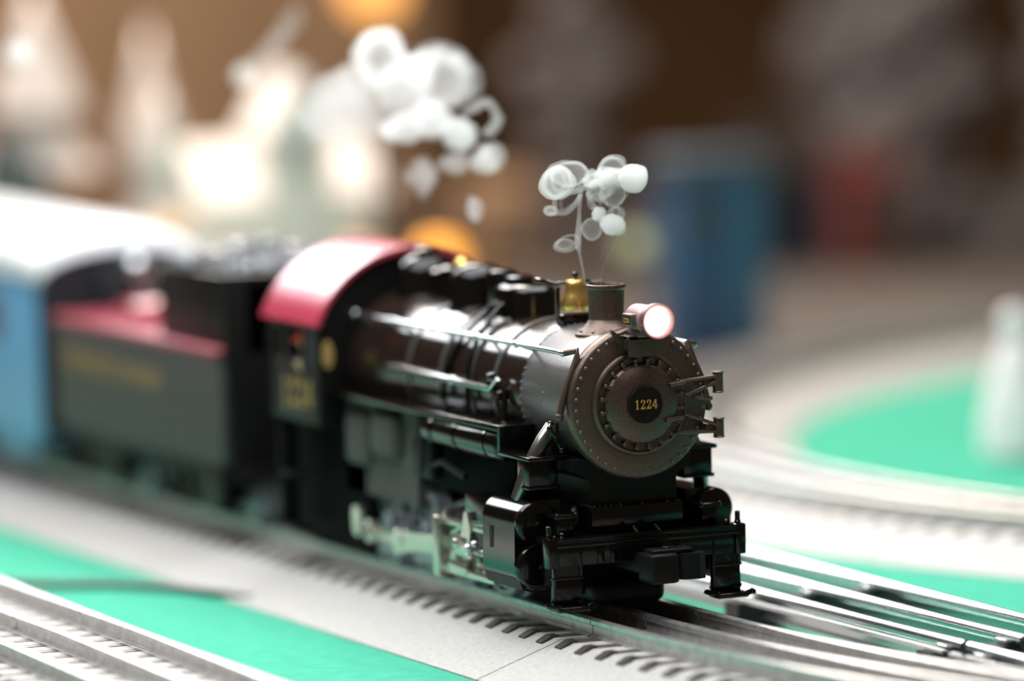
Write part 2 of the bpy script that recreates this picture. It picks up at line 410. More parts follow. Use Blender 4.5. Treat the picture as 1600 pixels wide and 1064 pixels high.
hinge(60.8, 65.4, [((6.3, -3.0, 66.2), (11.8, -2.6, 66.5), .6), ((12.4, -2.2, 67.4), (21.6, -3.0, 64.0), .48), ((10.0, -2.0, 62.4), (21.6, -3.0, 62.2), .48), ((15.2, -1.5, 66.2), (13.2, -1.5, 62.6), .3)])
MB().tube([(16.5, -0.6, 71.4), (18.3, -2.4, 71.3), (20.6, -2.4, 71.2)], .55, 8).tube([(18.3, -2.4, 71.3), (19.6, -1.4, 70.2)], .35, 6).build('door_step', 'graphite_room_tint', loco)
ch = MB(); ch.box(-18.9, -18.2, 20.9, 23.9, 69.6, 70.3, .1, rot=Matrix.Rotation(math.radians(40), 3, 'X')); ch.box(-18.9, -18.2, 20.9, 23.9, 72.0, 72.7, .1, rot=Matrix.Rotation(math.radians(-40), 3, 'X'))
ch.build('keystone_clip', 'graphite_lit', loco)

# headlamp on its bracket
br = MB()
br.prism([(-5.3, 84.2), (5.3, 84.2), (5.3, 89.6), (-5.3, 89.6)], 'y', -5.6, -4.4)
br.box(-5.6, 5.6, -5.6, 3.5, 88.6, 89.8, .25)
br.prism([(-4.4, 89.6), (-4.4, 86.2), (3, 86.2), (3, 89.6)], 'x', -5.6, -4.9); br.prism([(-4.4, 89.6), (-4.4, 86.2), (3, 86.2), (3, 89.6)], 'x', 4.9, 5.6)
br.prism([(-5.5, 89.2), (-9.2, 91.6), (-9.2, 90.6), (-6.4, 86.8), (-5.5, 86.8)], 'y', -2.8, -1.8)
br.prism([(5.5, 89.2), (7.2, 89.6), (7.2, 88.8), (5.5, 86.8)], 'y', -2.8, -1.8)
br.build('lamp_bracket', 'graphite_room_tint', loco)
lz = 94.1
hl = MB().lathe((0, 0, lz), (0, -1, 0), [(-1.0, 0), (-1.0, 3.2), (-0.2, 3.9), (11.0, 4.15), (11.0, 0)], 40).build('headlamp', 'shell_pink_lit', loco)
MB().lathe((0, 0, lz), (0, -1, 0), [(10.4, 4.1), (10.6, 4.75), (12.7, 4.85), (13.0, 4.6), (12.8, 4.1), (11.2, 3.95)], 40).build('lamp_rim', 'rim_brown_pink_lit', hl)
MB().lathe((0, 0, lz), (0, -1, 0), [(11.4, 4.0), (12.0, 3.6), (12.4, 2.0), (12.5, 0)], 32).build('lens', 'lens_glow', hl)
MB().box(-3.2, 3.2, -7, 1, 89.4, 91.2, .3).build('lamp_foot', 'graphite_lit', hl)
for s in (-1, 1):
    nb = MB(); nb.box(min(s * 3.4, s * 5.4), max(s * 3.4, s * 5.4), -7.0, -1.6, lz - 1.6, lz + 1.7, .2)
    q = nb.build('number_board', 'graphite_lit', hl)
    n2 = MB().box(min(s * 5.35, s * 5.5), max(s * 5.35, s * 5.5), -6.5, -2.1, lz - 1.2, lz + 1.25)
    q2 = n2.build('number_panel', 'plate_black', hl)
    number_1224(MB(), (s * 5.5, -4.3, lz), (0, -1 if s < 0 else 1, 0), (0, 0, 1), (s, 0, 0), 1.35, 0.06, 0.7).build('number_digits', 'gold_print', hl, smooth=0)
pl_d = bpy.data.lights.new('headlamp_beam', 'POINT'); pl_d.energy = 0.004; pl_d.color = (1, .80, .78); pl_d.shadow_soft_size = 0.003
plo = bpy.data.objects.new('headlamp_beam', pl_d); COL.objects.link(plo); plo.location = Vector((0, -17, lz)) * S + Vector((0, 0, TABLE_Z))

# stack, bell, domes
MB().lathe((0, 19.6, 0), 'z', [(86, 9.0), (88.6, 8.6), (89.8, 7.2), (90.8, 5.9), (92.2, 4.95), (92.6, 4.75), (100.4, 5.05), (100.7, 5.35), (101.3, 5.5), (101.8, 5.3), (101.9, 4.9), (101.5, 4.6), (95, 4.3), (95, 0)], 56).build('smokestack', 'graphite_room_tint', loco)
sf = MB()
for k in range(10):
    a = 2 * PI * k / 10; sf.ball((7.6 * math.cos(a), 19.6 + 7.6 * math.sin(a), 89.3), .5, 6)
sf.build('stack_bolts', 'graphite_lit', loco)
bl = MB().lathe((0, 39, 0), 'z', [(93.4, 0), (93.4, 3.9), (94.3, 4.35), (95.6, 4.15), (97.6, 3.5), (98.9, 2.9), (99.8, 2.9), (100.8, 2.9), (101.7, 2.2), (102.0, 0)], 32).build('bell', 'brass', loco)
MB().box(-4.9, 4.9, 36.6, 41.4, 89.0, 92.4, .5).box(-5.3, -4.8, 38.6, 40.0, 91.5, 100.0, .2).box(4.6, 5.2, 38.4, 39.8, 91.5, 101.0, .2).box(-5.2, 5.2, 39.4, 40.6, 100.6, 101.4, .3).ball((0, 39, 103), 1.0, 10).tube([(-5, 39, 100.5), (-8.5, 40, 101.8), (-9.5, 44, 102)], .5, 6).tube([(5, 39, 100.5), (7.5, 37.5, 100.8)], .6, 6).build('bell_yoke', 'black_gloss', loco)
def dome(name, cx, cy, w, l, z0, z1, rc=2.2, m='black_gloss'):
    mb = MB(); rings = []
    for (z, k) in ((z0, 1.14), (z0 + 1.2, 1.03), (z0 + 2.2, 1.0), (z1 - 2.2, 1.0), (z1 - 1.1, 0.95), (z1 - 0.3, 0.82), (z1, 0.55)):
        ring = []
        for j in range(40):
            a = 2 * PI * j / 40; c, s_ = math.cos(a), math.sin(a); e = 2 / 3.2
            ring.append(Vector((cx + w * k * math.copysign(abs(c) ** e, c), cy + l * k * math.copysign(abs(s_) ** e, s_), z)))
        rings.append(ring)
    mb.quads(rings, True)
    return mb.build(name, m, loco, smooth=60)
d1 = dome('sand_dome', 0, 72, 7.0, 10.5, 86, 98.4)
MB().lathe((0, 76, 0), 'z', [(98.0, 4.2), (99.6, 4.2), (100.1, 3.9), (100.4, 2.6), (100.5, 0)], 24).build('sand_lid', 'black_gloss', loco)
MB().tube([(-6.5, 72, 93), (-8.2, 72, 92), (-16, 70, 84), (-20.3, 68, 74), (-21, 66, 66)], .8, 8).build('sand_pipe', 'black_gloss', loco)
MB().tube([(-6.5, 76, 93), (-8.2, 77, 92), (-16, 80, 84), (-20.3, 82, 74), (-21.2, 84, 66)], .8, 8).build('sand_pipe', 'black_gloss', loco)
MB().lathe((0, 104, 0), 'z', [(88, 9.4), (90, 8.4), (91, 8.0), (97.6, 7.9), (100, 6.9), (101.4, 4.6), (101.9, 1.8), (102, 0)], 40).build('steam_dome', 'black_gloss', loco)
MB().box(-3.8, 3.8, 84, 92, 90, 101.2, 1.2).build('relief_valve', 'black_gloss', loco)
for y, r, z in ((120, 2.2, 100.2), (127, 2.0, 99.0)):
    MB().lathe((-2, y, 0), 'z', [(90, r * 1.2), (92, r), (z - 2, r), (z - 1.5, r * 1.3), (z - .6, r * 1.3), (z, r * .6), (z, 0)], 20).build('safety_valve', 'black_gloss', loco)
MB().lathe((2.5, 121, 0), 'z', [(90, 1.6), (99, 1.4), (101, 1.9), (102, .9), (102.2, 0)], 16).build('whistle', 'brass', loco)
MB().lathe((0, 141, 0), 'z', [(88, 9.6), (90, 8.6), (97.2, 8.4), (100, 7.2), (101.6, 4.8), (102.2, 1.8), (102.4, 0)], 40).build('rear_sand_dome', 'black_gloss', loco)
MB().lathe((0, 141, 0), 'z', [(102, 3.4), (103.6, 3.3), (104.2, 2.2), (104.3, 0)], 20).build('sand_lid', 'black_gloss', loco)

# handrails and pipes
for s in (-1, 1):
    h = MB(); h.tube([(s * 19.6, 152, 85.4), (s * 19.6, 10, 85.4), (s * 19.6, 6, 85.2)], .75, 10)
    bp_ = MB(); bp_.tube([(s * 19.4, 5.6, 85.4), (s * 16.6, 3.4, 86.0), (s * 16.9, 3.0, 84.0), (s * 18.2, 3.0, 80.8), (s * 20.0, 3.0, 76.9), (s * 21.4, 3.2, 72.4), (s * 22.3, 3.4, 68.6)], .95, 10)
    bp_.ball((s * 22.3, 3.4, 68.4), 1.25, 10); bp_.build('blower_pipe', 'graphite_room_tint', loco); h.ball((s * 19.6, 6, 85.3), 1.0, 10)
    q = h.build('handrail', 'steel', loco)
    for y in (36, 62, 92, 120, 148): MB().tube([(s * 19.6, y, 85.4), (s * 14.5, y, 83.6)], .6, 6).ball((s * 19.6, y, 85.4), 1.15, 8).build('handrail_post', 'steel', q)
    MB().tube([(s * 21.0, 46, 75), (s * 21.4, 50, 72.0), (s * 21.2, 76, 72.0), (s * 21.2, 120, 72.4)], [.7, .8, 1.0, 1.0], 8).ball((s * 21.4, 75, 72.2), 1.5, 10).build('feed_pipe', 'steel', loco)
    v = MB(); v.ball((s * 19.8, 52, 73), 2.0, 12); v.cyl((s * 19, 52, 69), (s * 20.4, 52, 76), 1.2, 10); v.ball((s * 20.4, 46, 70.5), 1.5, 10); v.tube([(s * 19.6, 44, 72), (s * 20.5, 43, 67), (s * 22, 41, 63)], 1.0, 8)
    v.build('check_valve', 'black_gloss', loco)

# running boards, front steps, tanks
for s in (-1, 1):
    x0, x1 = sorted((s * 28.2, s * 17.5))
    rb = MB(); rb.box(x0, x1, 31, 156, 62.2, 63.9, .3); rb.prism([(31, 62.4), (31, 63.8), (29.8, 63.8), (29.8, 56), (31.4, 56)], 'x', x0, x1)
    rb.build('running_board', 'black_gloss', loco)
    st = MB(); st.box(min(s * 28.4, s * 16), max(s * 28.4, s * 16), 10.6, 31.2, 55.9, 57.0, .25)
    st.box(min(s * 27.6, s * 19), max(s * 27.6, s * 19), 12.2, 20, 48.4, 56, .3); st.box(min(s * 28.0, s * 18.6), max(s * 28.0, s * 18.6), 11.6, 20, 48.0, 49.0, .25)
    st.build('front_platform', 'black_gloss', loco)
    tk = MB(); tk.lathe((s * 24, 31.5, 58.2), 'y', [(0, 0), (0, 3.6), (.8, 4.5), (2, 4.7), (50, 4.7), (51.6, 4.4), (52, 3.4), (52, 0)], 32)
    for y in (40, 60, 76): tk.lathe((s * 24, y, 58.2), 'y', [(0, 4.6), (0.1, 5.0), (1.4, 5.0), (1.5, 4.6)], 32)
    tk.build('air_tank', 'black_gloss', loco)
    MB().tube([(s * 18.5, 16.6, 64.2), (s * 21.5, 15.8, 61.0), (s * 25.6, 16.4, 54.0), (s * 27.6, 19.5, 45.0)], 2.15, 16).build('steam_pipe', 'dark_pipe', loco)
    e = MB(); e.tube([(s * 20.2, 13.6, 65.6), (s * 21.8, 11, 64.6), (s * 20.6, 9.0, 62.0)], .55, 8).tube([(s * 20.0, 10, 66), (s * 20.8, 8, 61), (s * 19.6, 7.4, 58.5)], .5, 6)
    for q in ((20.2, 13.6, 65.6), (21.8, 11, 64.6), (20.4, 8.6, 61.6), (19.8, 7.6, 58.8)): e.ball((s * q[0], q[1], q[2]), .85, 8)
    e.build('drain_pipe', 'black_gloss', loco)
    # cylinder block
    cb = MB(); X = s * 26.7
    xo = s * 32.7; xi = s * 19
    prof = []
    for k in range(9): a = math.radians(90 * k / 8); prof.append((s * (26.7 + 5.9 * math.sin(a)), 39.3 + 5.9 * math.cos(a)))
    for k in range(9): a = math.radians(90 + 90 * k / 8); prof.append((s * (26.6 + 6.2 * math.sin(a)), 27.5 + 6.4 * math.cos(a)))
    prof += [(s * 19, 21.1), (s * 19, 45.2)]
    cb.prism(prof, 'y', 11.6, 32.4)
    cyl = cb.build('cylinder_block', 'black_gloss', loco)
    MB().lathe((X, 12, 39.3), (0, -1, 0), [(0, 5.6), (0.4, 5.9), (1.6, 5.9), (2.2, 5.5), (2.4, 4.8), (2.5, 0)], 40).ball((X, 9.4, 39.3), .45, 8).build('valve_cover', 'black_gloss', cyl)
    MB().lathe((s * 26.5, 12, 27.5), (0, -1, 0), [(0, 6.1), (0.3, 6.5), (2.2, 6.5), (2.9, 6.1), (3.2, 5.2), (3.3, 0)], 44).ball((s * 26.5, 8.6, 27.5), .45, 8).build('cylinder_cover', 'black_gloss', cyl)
    MB().box(min(xo, xo + s * .05) - .08, max(xo, xo + s * .05) + .08, 25.4, 27.6, 31.5, 37.5).build('side_slot', 'plate_black', cyl)
    MB().prism([(s * 31.6, 24.6), (s * 30.6, 22), (s * 27, 20.6), (s * 27, 20.0), (s * 31.2, 21.6), (s * 32.2, 24.6)], 'y', 10.4, 33).build('drain_flange', 'black_satin', cyl)
    MB().box(min(s * 29.6, s * 22), max(s * 29.6, s * 22), 32, 51, 36.2, 43.6, .5).build('valve_box', 'black_gloss', cyl)
    # wheels
    w0 = None
    for y in (49, 75.3, 101.6, 127.9):
        wn = MB(); cx = s * 17.2
        wn.lathe((cx - s * 2.6, y, 26), (s, 0, 0), [(0, 10.4), (0, 13.6), (1.0, 13.4), (1.4, 12.2), (4.6, 12.0), (4.9, 11.6), (4.9, 10.2), (3.8, 9.9), (0, 10.4)], 40)
        wn.build('driving_wheel', 'wheel_steel', loco)
        sp = MB(); sp.cyl((cx - s * 1.6, y, 26), (cx + s * 3, y, 26), 3.2, 20, .4)
        for k in range(12):
            a = 2 * PI * k / 12; sp.tube([(cx + s * 1, y + 2.4 * math.cos(a), 26 + 2.4 * math.sin(a)), (cx + s * 1, y + 10.3 * math.cos(a), 26 + 10.3 * math.sin(a))], [.95, .7], 6)
        sp.prism([(y - 9, 22.5), (y + 9, 22.5), (y + 6, 17.2), (y - 6, 17.2)], 'x', min(cx, cx + s * 2.6), max(cx, cx + s * 2.6))
        sp.build('wheel_spokes', 'wheel_steel', loco)
    # side rod, main rod, crosshead gear
    pz = 24.2
    sr = MB(); xr = s * 24.2
    sr.box(min(xr, xr + s * 1.5), max(xr, xr + s * 1.5), 47, 130, pz - 1.9, pz + 1.9, .3)
    for y in (49, 75.3, 101.6, 127.9): sr.cyl((xr - s * .3, y + 0, pz), (xr + s * 1.9, y, pz), 3.3, 20, .3)
    srp = sr.build('side_rod', 'nickel', loco)
    for y in (49, 75.3, 101.6, 127.9): MB().lathe((xr + s * 1.8, y, pz), (s, 0, 0), [(0, 1.9), (.9, 1.9), (1.6, 1.2), (1.8, 0)], 6).build('crank_pin', 'nickel', srp)
    mr = MB(); xm = s * 26.8
    mr.prism([(54, pz + 3.2), (54, pz + 6.6), (60, pz + 6.2), (99, pz + 3.1), (105, pz + 2.5), (105, pz - 2.8), (99, pz - 2.9), (60, pz + 3.4)], 'x', min(xm, xm + s * 1.4), max(xm, xm + s * 1.4))
    mr.cyl((xm - s * .2, 102, pz), (xm + s * 1.8, 102, pz), 3.7, 20, .3); mr.cyl((xm - s * .2, 56, pz + 4.8), (xm + s * 2, 56, pz + 4.8), 2.8, 20, .3)
    mr.build('main_rod', 'nickel', loco)
    gb = MB(); xg = s * 28.2
    gb.box(min(xg, xg + s * 2), max(xg, xg + s * 2), 32, 69, 33.6, 35.4, .3); gb.box(min(xg, xg + s * 2), max(xg, xg + s * 2), 32, 69, 20.2, 22.2, .3)
    gb.build('guide_bars', 'nickel', loco)
    gy = MB(); gy.box(min(s * 31.6, s * 27), max(s * 31.6, s * 27), 66.6, 69.6, 18.6, 35.8, .9, 3); gy.box(min(s * 28.4, s * 20), max(s * 28.4, s * 20), 67.2, 69.2, 33.2, 37.5, .4)
    gy.build('guide_yoke', 'nickel', loco)
    xh = MB(); xh.box(min(s * 27.2, s * 31), max(s * 27.2, s * 31), 47, 57, 26.0, 31.6, .7); xh.prism([(45, 33.6), (47, 38.6), (49, 38.6), (52, 30), (47, 26)], 'x', min(s * 29, s * 30.8), max(s * 29, s * 30.8)); xh.box(min(s * 27.2, s * 31), max(s * 27.2, s * 31), 49, 61, 20.8, 24.0, .8)
    q = xh.build('crosshead', 'nickel', loco)
    for (y, z, r) in ((53.5, 29.4, 1.4), (45.6, 29.0, 1.1), (44.4, 27.0, 1.2), (41, 30.6, .9)): MB().lathe((s * 31, y, z), (s, 0, 0), [(0, r), (.7, r), (1.3, r * .55), (1.4, 0)], 6 if r > 1.1 else 12).build('hex_bolt', 'steel', q)
    MB().cyl((s * 28.6, 32, 27.8), (s * 28.6, 48, 27.8), 1.3, 12).build('piston_rod', 'steel', loco)
    MB().tube([(s * 29, 33, 36.4), (s * 29.4, 50, 35.2), (s * 29.4, 60, 31.6)], [1, 1, .8], 8).build('valve_rod', 'nickel', loco)
    ec = MB(); ec.prism([(125, 30), (126.4, 32), (129, 32), (130.4, 30), (129.6, 24), (126, 23)], 'x', min(s * 28.6, s * 30), max(s * 28.6, s * 30))
    ec.build('eccentric_crank', 'nickel', loco)
    rl = MB(); rl.tube([(s * 27, 84, 62), (s * 27.2, 84, 48), (s * 26, 88, 42)], 1.4, 8); rl.tube([(s * 26, 88, 46), (s * 27, 72, 50), (s * 26, 58, 47)], .9, 8); rl.box(min(s * 27.6, s * 23), max(s * 27.6, s * 23), 78, 92, 44, 55, 1.2)
    rl.build('reverse_link', 'black_satin', loco)
    fb = MB(); fb.prism([(100, 34), (100, 62), (152, 62), (152, 34)], 'x', min(s * 22, s * 12), max(s * 22, s * 12)); fb.box(min(s * 25.5, s * 20), max(s * 25.5, s * 20), 110, 128, 46, 60, 3, 3); fb.box(min(s * 25, s * 20), max(s * 25, s * 20), 131, 147, 42, 58, 2.5, 3)
    fb.build('firebox_side', 'tender_black', loco)
# frame, saddle, pilot
MB().box(-12, 12, 14, 150, 18, 42, 1).box(-19, 19, 40, 150, 40, 62, 1).build('frame', 'shadow_black', loco)
sd = MB(); sd.prism([(-13, 40), (13, 40), (13, 50.5), (17.5, 53.0), (17.5, 56), (-17.5, 56), (-17.5, 53.0), (-13, 50.5)], 'y', 5.0, 31)
sd.build('saddle', 'black_satin', loco)
dk = MB(); dk.box(-13.7, 13.7, 2.6, 16, 36.4, 43.3, .35); dk.build('deck_box', 'black_gloss', loco)
db = MB()
for k in range(7): db.ball((-13.2 + 0.0, 3.2 + k * 1.2, 43.4), .35, 6)
for k in range(5): db.ball((-12.6 + k * 1.6, 3.0, 43.5), .38, 6)
for x in (-5, 1.5, 9): db.ball((x, 3.0, 43.5), .6, 8)
db.build('deck_rivets', 'black_gloss', loco)
dp = MB(); dp.box(-27, 27, -3.4, 36, 34.6, 36.0, .2); dp.build('pilot_deck', 'black_gloss', loco)
bm_ = MB(); bm_.box(-27, 27, -3.0, -1.0, 28.8, 35.4, .25); bm_.box(-27.4, 27.4, -4.2, -2.4, 33.9, 34.9, .3); bm_.box(-27.2, 27.2, -3.6, -2.2, 35.6, 36.4, .25)
for x in (-14, -10, 9): bm_.box(x - 1, x + 1, -3.4, -2.4, 29, 33.6, .2)
bm_.build('pilot_beam', 'black_gloss', loco)
for x in (-3.2, 3.4):
    f = MB(); 
    for k in range(3): f.ball((x, -3.2 + k * .9, 36.7 + k * .45), .6, 8)
    f.build('flag_stud', 'black_gloss', loco)
for s in (-1, 1):
    ps = MB()
    a, b = sorted((s * 29.6, s * 26.4)); ps.box(a, b, -3.6, 1.2, 28.4, 36.6, .4)
    ps.cyl((s * 28.3, -1.0, 36.2), (s * 28.3, -1.0, 39.8), .75, 10, .2); ps.ball((s * 28.3, -1.0, 36.8), 1.0, 8); ps.ball((s * 24.6, -1.4, 37.0), .95, 8); ps.ball((s * 27.4, -2.6, 36.8), .6, 8); ps.ball((s * 25.4, -2.8, 36.4), .6, 8)
    ps.build('beam_end', 'black_gloss', loco)
    sp = MB(); c0 = s * 23.8
    sp.prism([(c0 - 4.2, 36), (c0 + 4.2, 36), (c0 + 4.2, 26), (c0 + 1.2 * s + .4, 26), (c0 - .2 * s, 29.5), (c0 - 1.0 * s - .4, 26), (c0 - 4.2, 26)] if s > 0 else [(c0 - 4.2, 36), (c0 + 4.2, 36), (c0 + 4.2, 26), (c0 - 4.2, 26)], 'y', -2.6, -1.4)
    sp.box(c0 - 4.3, c0 - 3.5, -3.1, -1.2, 18, 36, .2); sp.box(c0 + 3.5, c0 + 4.3, -3.1, -1.2, 26, 36, .2)
    sp.box(c0 - 4.3, c0 + 4.3, -2.7, -1.2, 18.2, 25.8, .2); sp.box(c0 - 4.5, c0 + 4.5, -3.2, -1.2, 25.2, 26.0, .2)
    sp.build('step_hanger', 'black_gloss', loco)
    tr = MB(); tr.box(c0 - 4.8, c0 + 4.8, -7.0, -1.0, 16.9, 18.3, .5, 3); tr.tube([(c0 - 5, -1.4, 18.4), (c0 - 6.4, -3, 18.6), (c0 - 6.4, -5, 18.6), (c0 - 4.6, -7, 18.4)], .7, 8); tr.tube([(c0 + 4.6, -7, 18.2), (c0 + 6.4, -6.4, 18.2), (c0 + 6.8, -4, 18.3)], .7, 8)
    for x in (-4.4, 4.4): tr.ball((c0 + x, -6.6, 18.4), .6, 8); tr.ball((c0 + x, -2.0, 19.6), .6, 8)
    tr.build('step_tread', 'black_gloss', loco)
    bs = MB(); bs.box(s * 21.6 - 3.4, s * 21.6 + 3.4, 1.5, 8, 40.8, 42.2, .4, 3); bs.box(s * 21.6 - 2.2, s * 21.6 + 2.2, 2.5, 8, 36, 41, .3); bs.ball((s * 21.6 - 2.8, 1.8, 42), .6, 8); bs.ball((s * 21.6 + 2.8, 1.8, 42), .6, 8)
    bs.build('deck_bracket', 'black_gloss', loco)
cp = MB(); cp.box(-4, 4, -9, 24, 25.6, 31.2, .6)
cp.build('coupler_shank', 'black_satin', loco)
kn = MB(); kn.box(-5.6, 3.0, -17, -8, 23.8, 32.0, 1.2, 3)
kn.prism([(2, -13.5), (4.5, -16.2), (8.5, -17.6), (10.6, -16.6), (11.2, -12.8), (9.6, -12.2), (8.8, -14.2), (6.0, -12.4), (4.0, -9.5), (2, -9)], 'z', 24.6, 31.6)
kn.box(-4.4, 8, -15, -9.4, 31.6, 33.0, .6, 3); kn.cyl((0.6, -13, 31.5), (0.6, -13, 33.6), 1.3, 12, .3)
kn.build('knuckle', 'black_satin', loco)
lt = MB(); lt.box(-11, 11, 8, 40, 15.5, 22, 2.4, 4); lt.lathe((0, 24, 0), 'z', [(14.6, 0), (14.6, 8), (15.4, 9), (17, 9)], 24); lt.build('pickup_frame', 'black_satin', loco)
# cab
RC = (0, 67.2)            # cab roof arc: centre height, radius so that the crest is at 104 and the eaves at 84
def arc(r, w, n=24):
    a = math.asin(w / r); return [(r * math.sin(-a + 2 * a * k / n), 104 - 34.2 + r * math.cos(-a + 2 * a * k / n)) for k in range(n + 1)]
rr = 34.2
outer = arc(rr, 31.8); inner = arc(rr - 1.4, 30.6)
MB().prism(outer + inner[::-1], 'y', 149.5, 192).build('cab_roof', 'tuscan_red', loco)
fw = MB(); fw.prism([(-30.2, 53.5), (30.2, 53.5)] + [p for p in arc(rr - 1.3, 30.2)][::-1], 'y', 151, 152.4); fw.build('cab_front_wall', 'black_satin', loco)
for s in (-1, 1):
    cs = MB(); a, b = sorted((s * 31, s * 29.8))
    cs.box(a, b, 151, 186, 53.5, 70.5, .1); cs.box(a, b, 151, 161, 70.5, 84); cs.box(a, b, 173, 177, 70.5, 84); cs.box(a, b, 183, 186, 70.5, 84); cs.box(a, b, 161, 183, 80.5, 84)
    cs.build('cab_side', 'cab_black', loco)
    wf = MB(); 
    a, b = sorted((s * 31.4, s * 30.9)); wf.box(a, b, 160.4, 161.2, 70, 81); wf.box(a, b, 172.8, 173.6, 70, 81); wf.box(a, b, 160.4, 173.6, 80.2, 81); wf.box(a, b, 160.4, 173.6, 69.8, 70.6)
    wf.build('window_frame', 'black_satin', loco)
    fwn = MB(); fwn.lathe((0, 0, 0), 'y', [(150.3, 0), (150.3, 1.0), (151.2, 1.15), (151.2, 0)], 24)
    for v in fwn.bm.verts: v.co = Vector((s * 27.6 + v.co.x * 1.6, v.co.y, 73.5 + v.co.z * 3.7))
    fwn.build('front_window', 'gold_dull', loco)
    np_ = MB(); a, b = sorted((s * 31.25, s * 31.0)); 
    number_1224(np_, (s * 31.02, 166.5, 61.6), (0, -1 if s < 0 else 1, 0), (0, 0, 1), (s, 0, 0), 8.4, .2, .72); np_.build('cab_number', 'gold_dull', loco, smooth=0)
    g = MB(); g.tube([(s * 31.8, 186.8, 54), (s * 31.8, 186.8, 78)], .6, 6); g.build('grab_rail', 'black_satin', loco)
    stp = MB(); a, b = sorted((s * 31, s * 25)); stp.box(a, b, 172, 183, 20, 21.4, .3); stp.box(a, b, 181.5, 183, 20, 54, .3); stp.box(a, b, 172, 183, 36, 37.2, .3); stp.build('cab_step', 'black_satin', loco)
MB().box(-29.8, 29.8, 151, 186, 52.5, 54, .2).build('cab_floor', 'black_satin', loco)
MB().box(-22, 22, 136, 192, 17.5, 53, 1.5).build('cab_shade_block', 'shadow_black', loco)  # dark block added under the cab to hide the bright felt behind

eng = thing('engineer_figure', (-26, 167, 54), 'tiny engineer figure with red cap at the cab window', 'figure')
MB().lathe((-26, 167, 0), 'z', [(54, 0), (54, 3.6), (62, 4.0), (70, 4.4), (72.5, 3.2), (73.2, 1.6), (74, 1.5), (74.2, 0)], 20).build('torso', 'denim', eng)
MB().lathe((-27, 167, 0), 'z', [(73, 0), (73.4, 1.6), (74.8, 2.5), (76.8, 2.7), (78.4, 2.0), (79, 0)], 16).build('head', 'skin', eng)
MB().lathe((-27, 167, 0), 'z', [(76.6, 3.1), (78, 3.1), (79.4, 2.9), (80, 0)], 16)  .box(-31.4, -27.5, 165.2, 168.8, 76.5, 77.1, .2).build('cap', 'cap_red', eng)
MB().tube([(-26, 164, 70), (-29, 163, 66), (-31.5, 165, 70.9)], [1.5, 1.3, 1.2], 8).build('arm', 'skin', eng)

# ------------------------------------------------------------------ the tender
td = thing('tender', (0, 302, 14), 'black tender with gold lettering, red deck and coal behind the cab', 'tender')
tbm = MB(); tbm.box(-31, 31, 228, 375, 33, 67.6, .8); tbm.build('tank', 'tender_black', td)
tr = MB(); tr.box(-31.6, 31.6, 227.4, 230, 66.6, 69.2, .4); tr.box(-31.6, 31.6, 373, 375.6, 66.6, 69.2, .4); tr.box(-31.6, -28.6, 227.4, 375.6, 66.6, 69.0, .4); tr.box(28.6, 31.6, 227.4, 375.6, 66.6, 69.0, .4)
tr.build('rim', 'deck_red', td)
MB().box(-28.8, 28.8, 296, 373.2, 67.2, 68.2).box(-28.8, 28.8, 230, 296, 67.2, 68.2).build('deck', 'deck_red', td)
bk = MB(); bk.box(-24, 24, 224, 297, 67, 90.5, 1.0); bk.build('coal_bunker', 'black_satin', td)
MB().box(-30, 30, 224, 228.4, 33, 92, .6).build('front_bulkhead', 'black_satin', td)
co = MB()
for i in range(150):
    x = random.uniform(-21, 21); y = random.uniform(228, 293); z = 90 + 5.5 * max(0, 1 - (abs(x) / 24) ** 2) * max(0.2, 1 - (abs(y - 258) / 44) ** 2) + random.uniform(-1, 1)
    r = bmesh.ops.create_icosphere(co.bm, subdivisions=1, radius=random.uniform(2, 3.8), matrix=Matrix.Translation((x, y, z)) @ Matrix.Rotation(random.uniform(0, 6), 4, (1, .3, .5)) @ Matrix.Diagonal((1, 1.2, .8, 1)))
    for v in r['verts']: v.co += Vector((random.uniform(-.5, .5), random.uniform(-.5, .5), random.uniform(-.5, .5)))
cobj = co.build('coal', 'coal', td, smooth=0); cobj['kind'] = 'stuff'
MB().lathe((-8, 342, 0), 'z', [(68, 7), (71, 7), (72, 7.6), (73, 7.4), (74.5, 5), (75, 0)], 28).build('water_hatch', 'deck_red', td)
MB().lathe((-10, 316, 0), 'z', [(68, 6), (73, 6), (74, 5.4), (76.5, 3), (77, 0)], 24).build('water_hatch', 'deck_red', td)
MB().box(-12, 12, 352, 366, 68, 73, 1).build('toolbox', 'deck_red', td)
bl_ = MB(); bl_.lathe((0, 378, 82), 'y', [(-7, 0), (-7, 3.2), (-6, 4.2), (0, 4.6), (1.4, 4.2), (1.6, 0)], 24); bl_.box(-2, 2, 371, 375, 68, 79, .4); bl_.build('backup_lamp', 'steel', td)
# lettering on both sides
def flat_text(word, size):
    cu = bpy.data.curves.new('letters', 'FONT'); cu.body = word; cu.size = size; cu.extrude = 0.1; cu.align_x = 'CENTER'; cu.align_y = 'CENTER'
    cu.space_character = 1.12
    o = bpy.data.objects.new('letters', cu); COL.objects.link(o)
    dg = bpy.context.evaluated_depsgraph_get(); me = bpy.data.meshes.new_from_object(o.evaluated_get(dg))
    bpy.data.objects.remove(o); bpy.data.curves.remove(cu)
    return me
for s in (-1, 1):
    me = flat_text('PENNSYLVANIA', 10.0)
    xs_ = [v.co.x for v in me.vertices]; k = 86 / (max(xs_) - min(xs_))
    for v in me.vertices:
        u, w, d = v.co.x * k, v.co.y, v.co.z
        v.co = Vector((s * (31.1 + d), (322 - 302) + (-u if s < 0 else u), 55 - 14 + w)) * S
    if s > 0: me.flip_normals() if hasattr(me, 'flip_normals') else None
    me.materials.append(MATS['gold_dull'])
    o = bpy.data.objects.new('lettering', me); COL.objects.link(o); o.parent = td
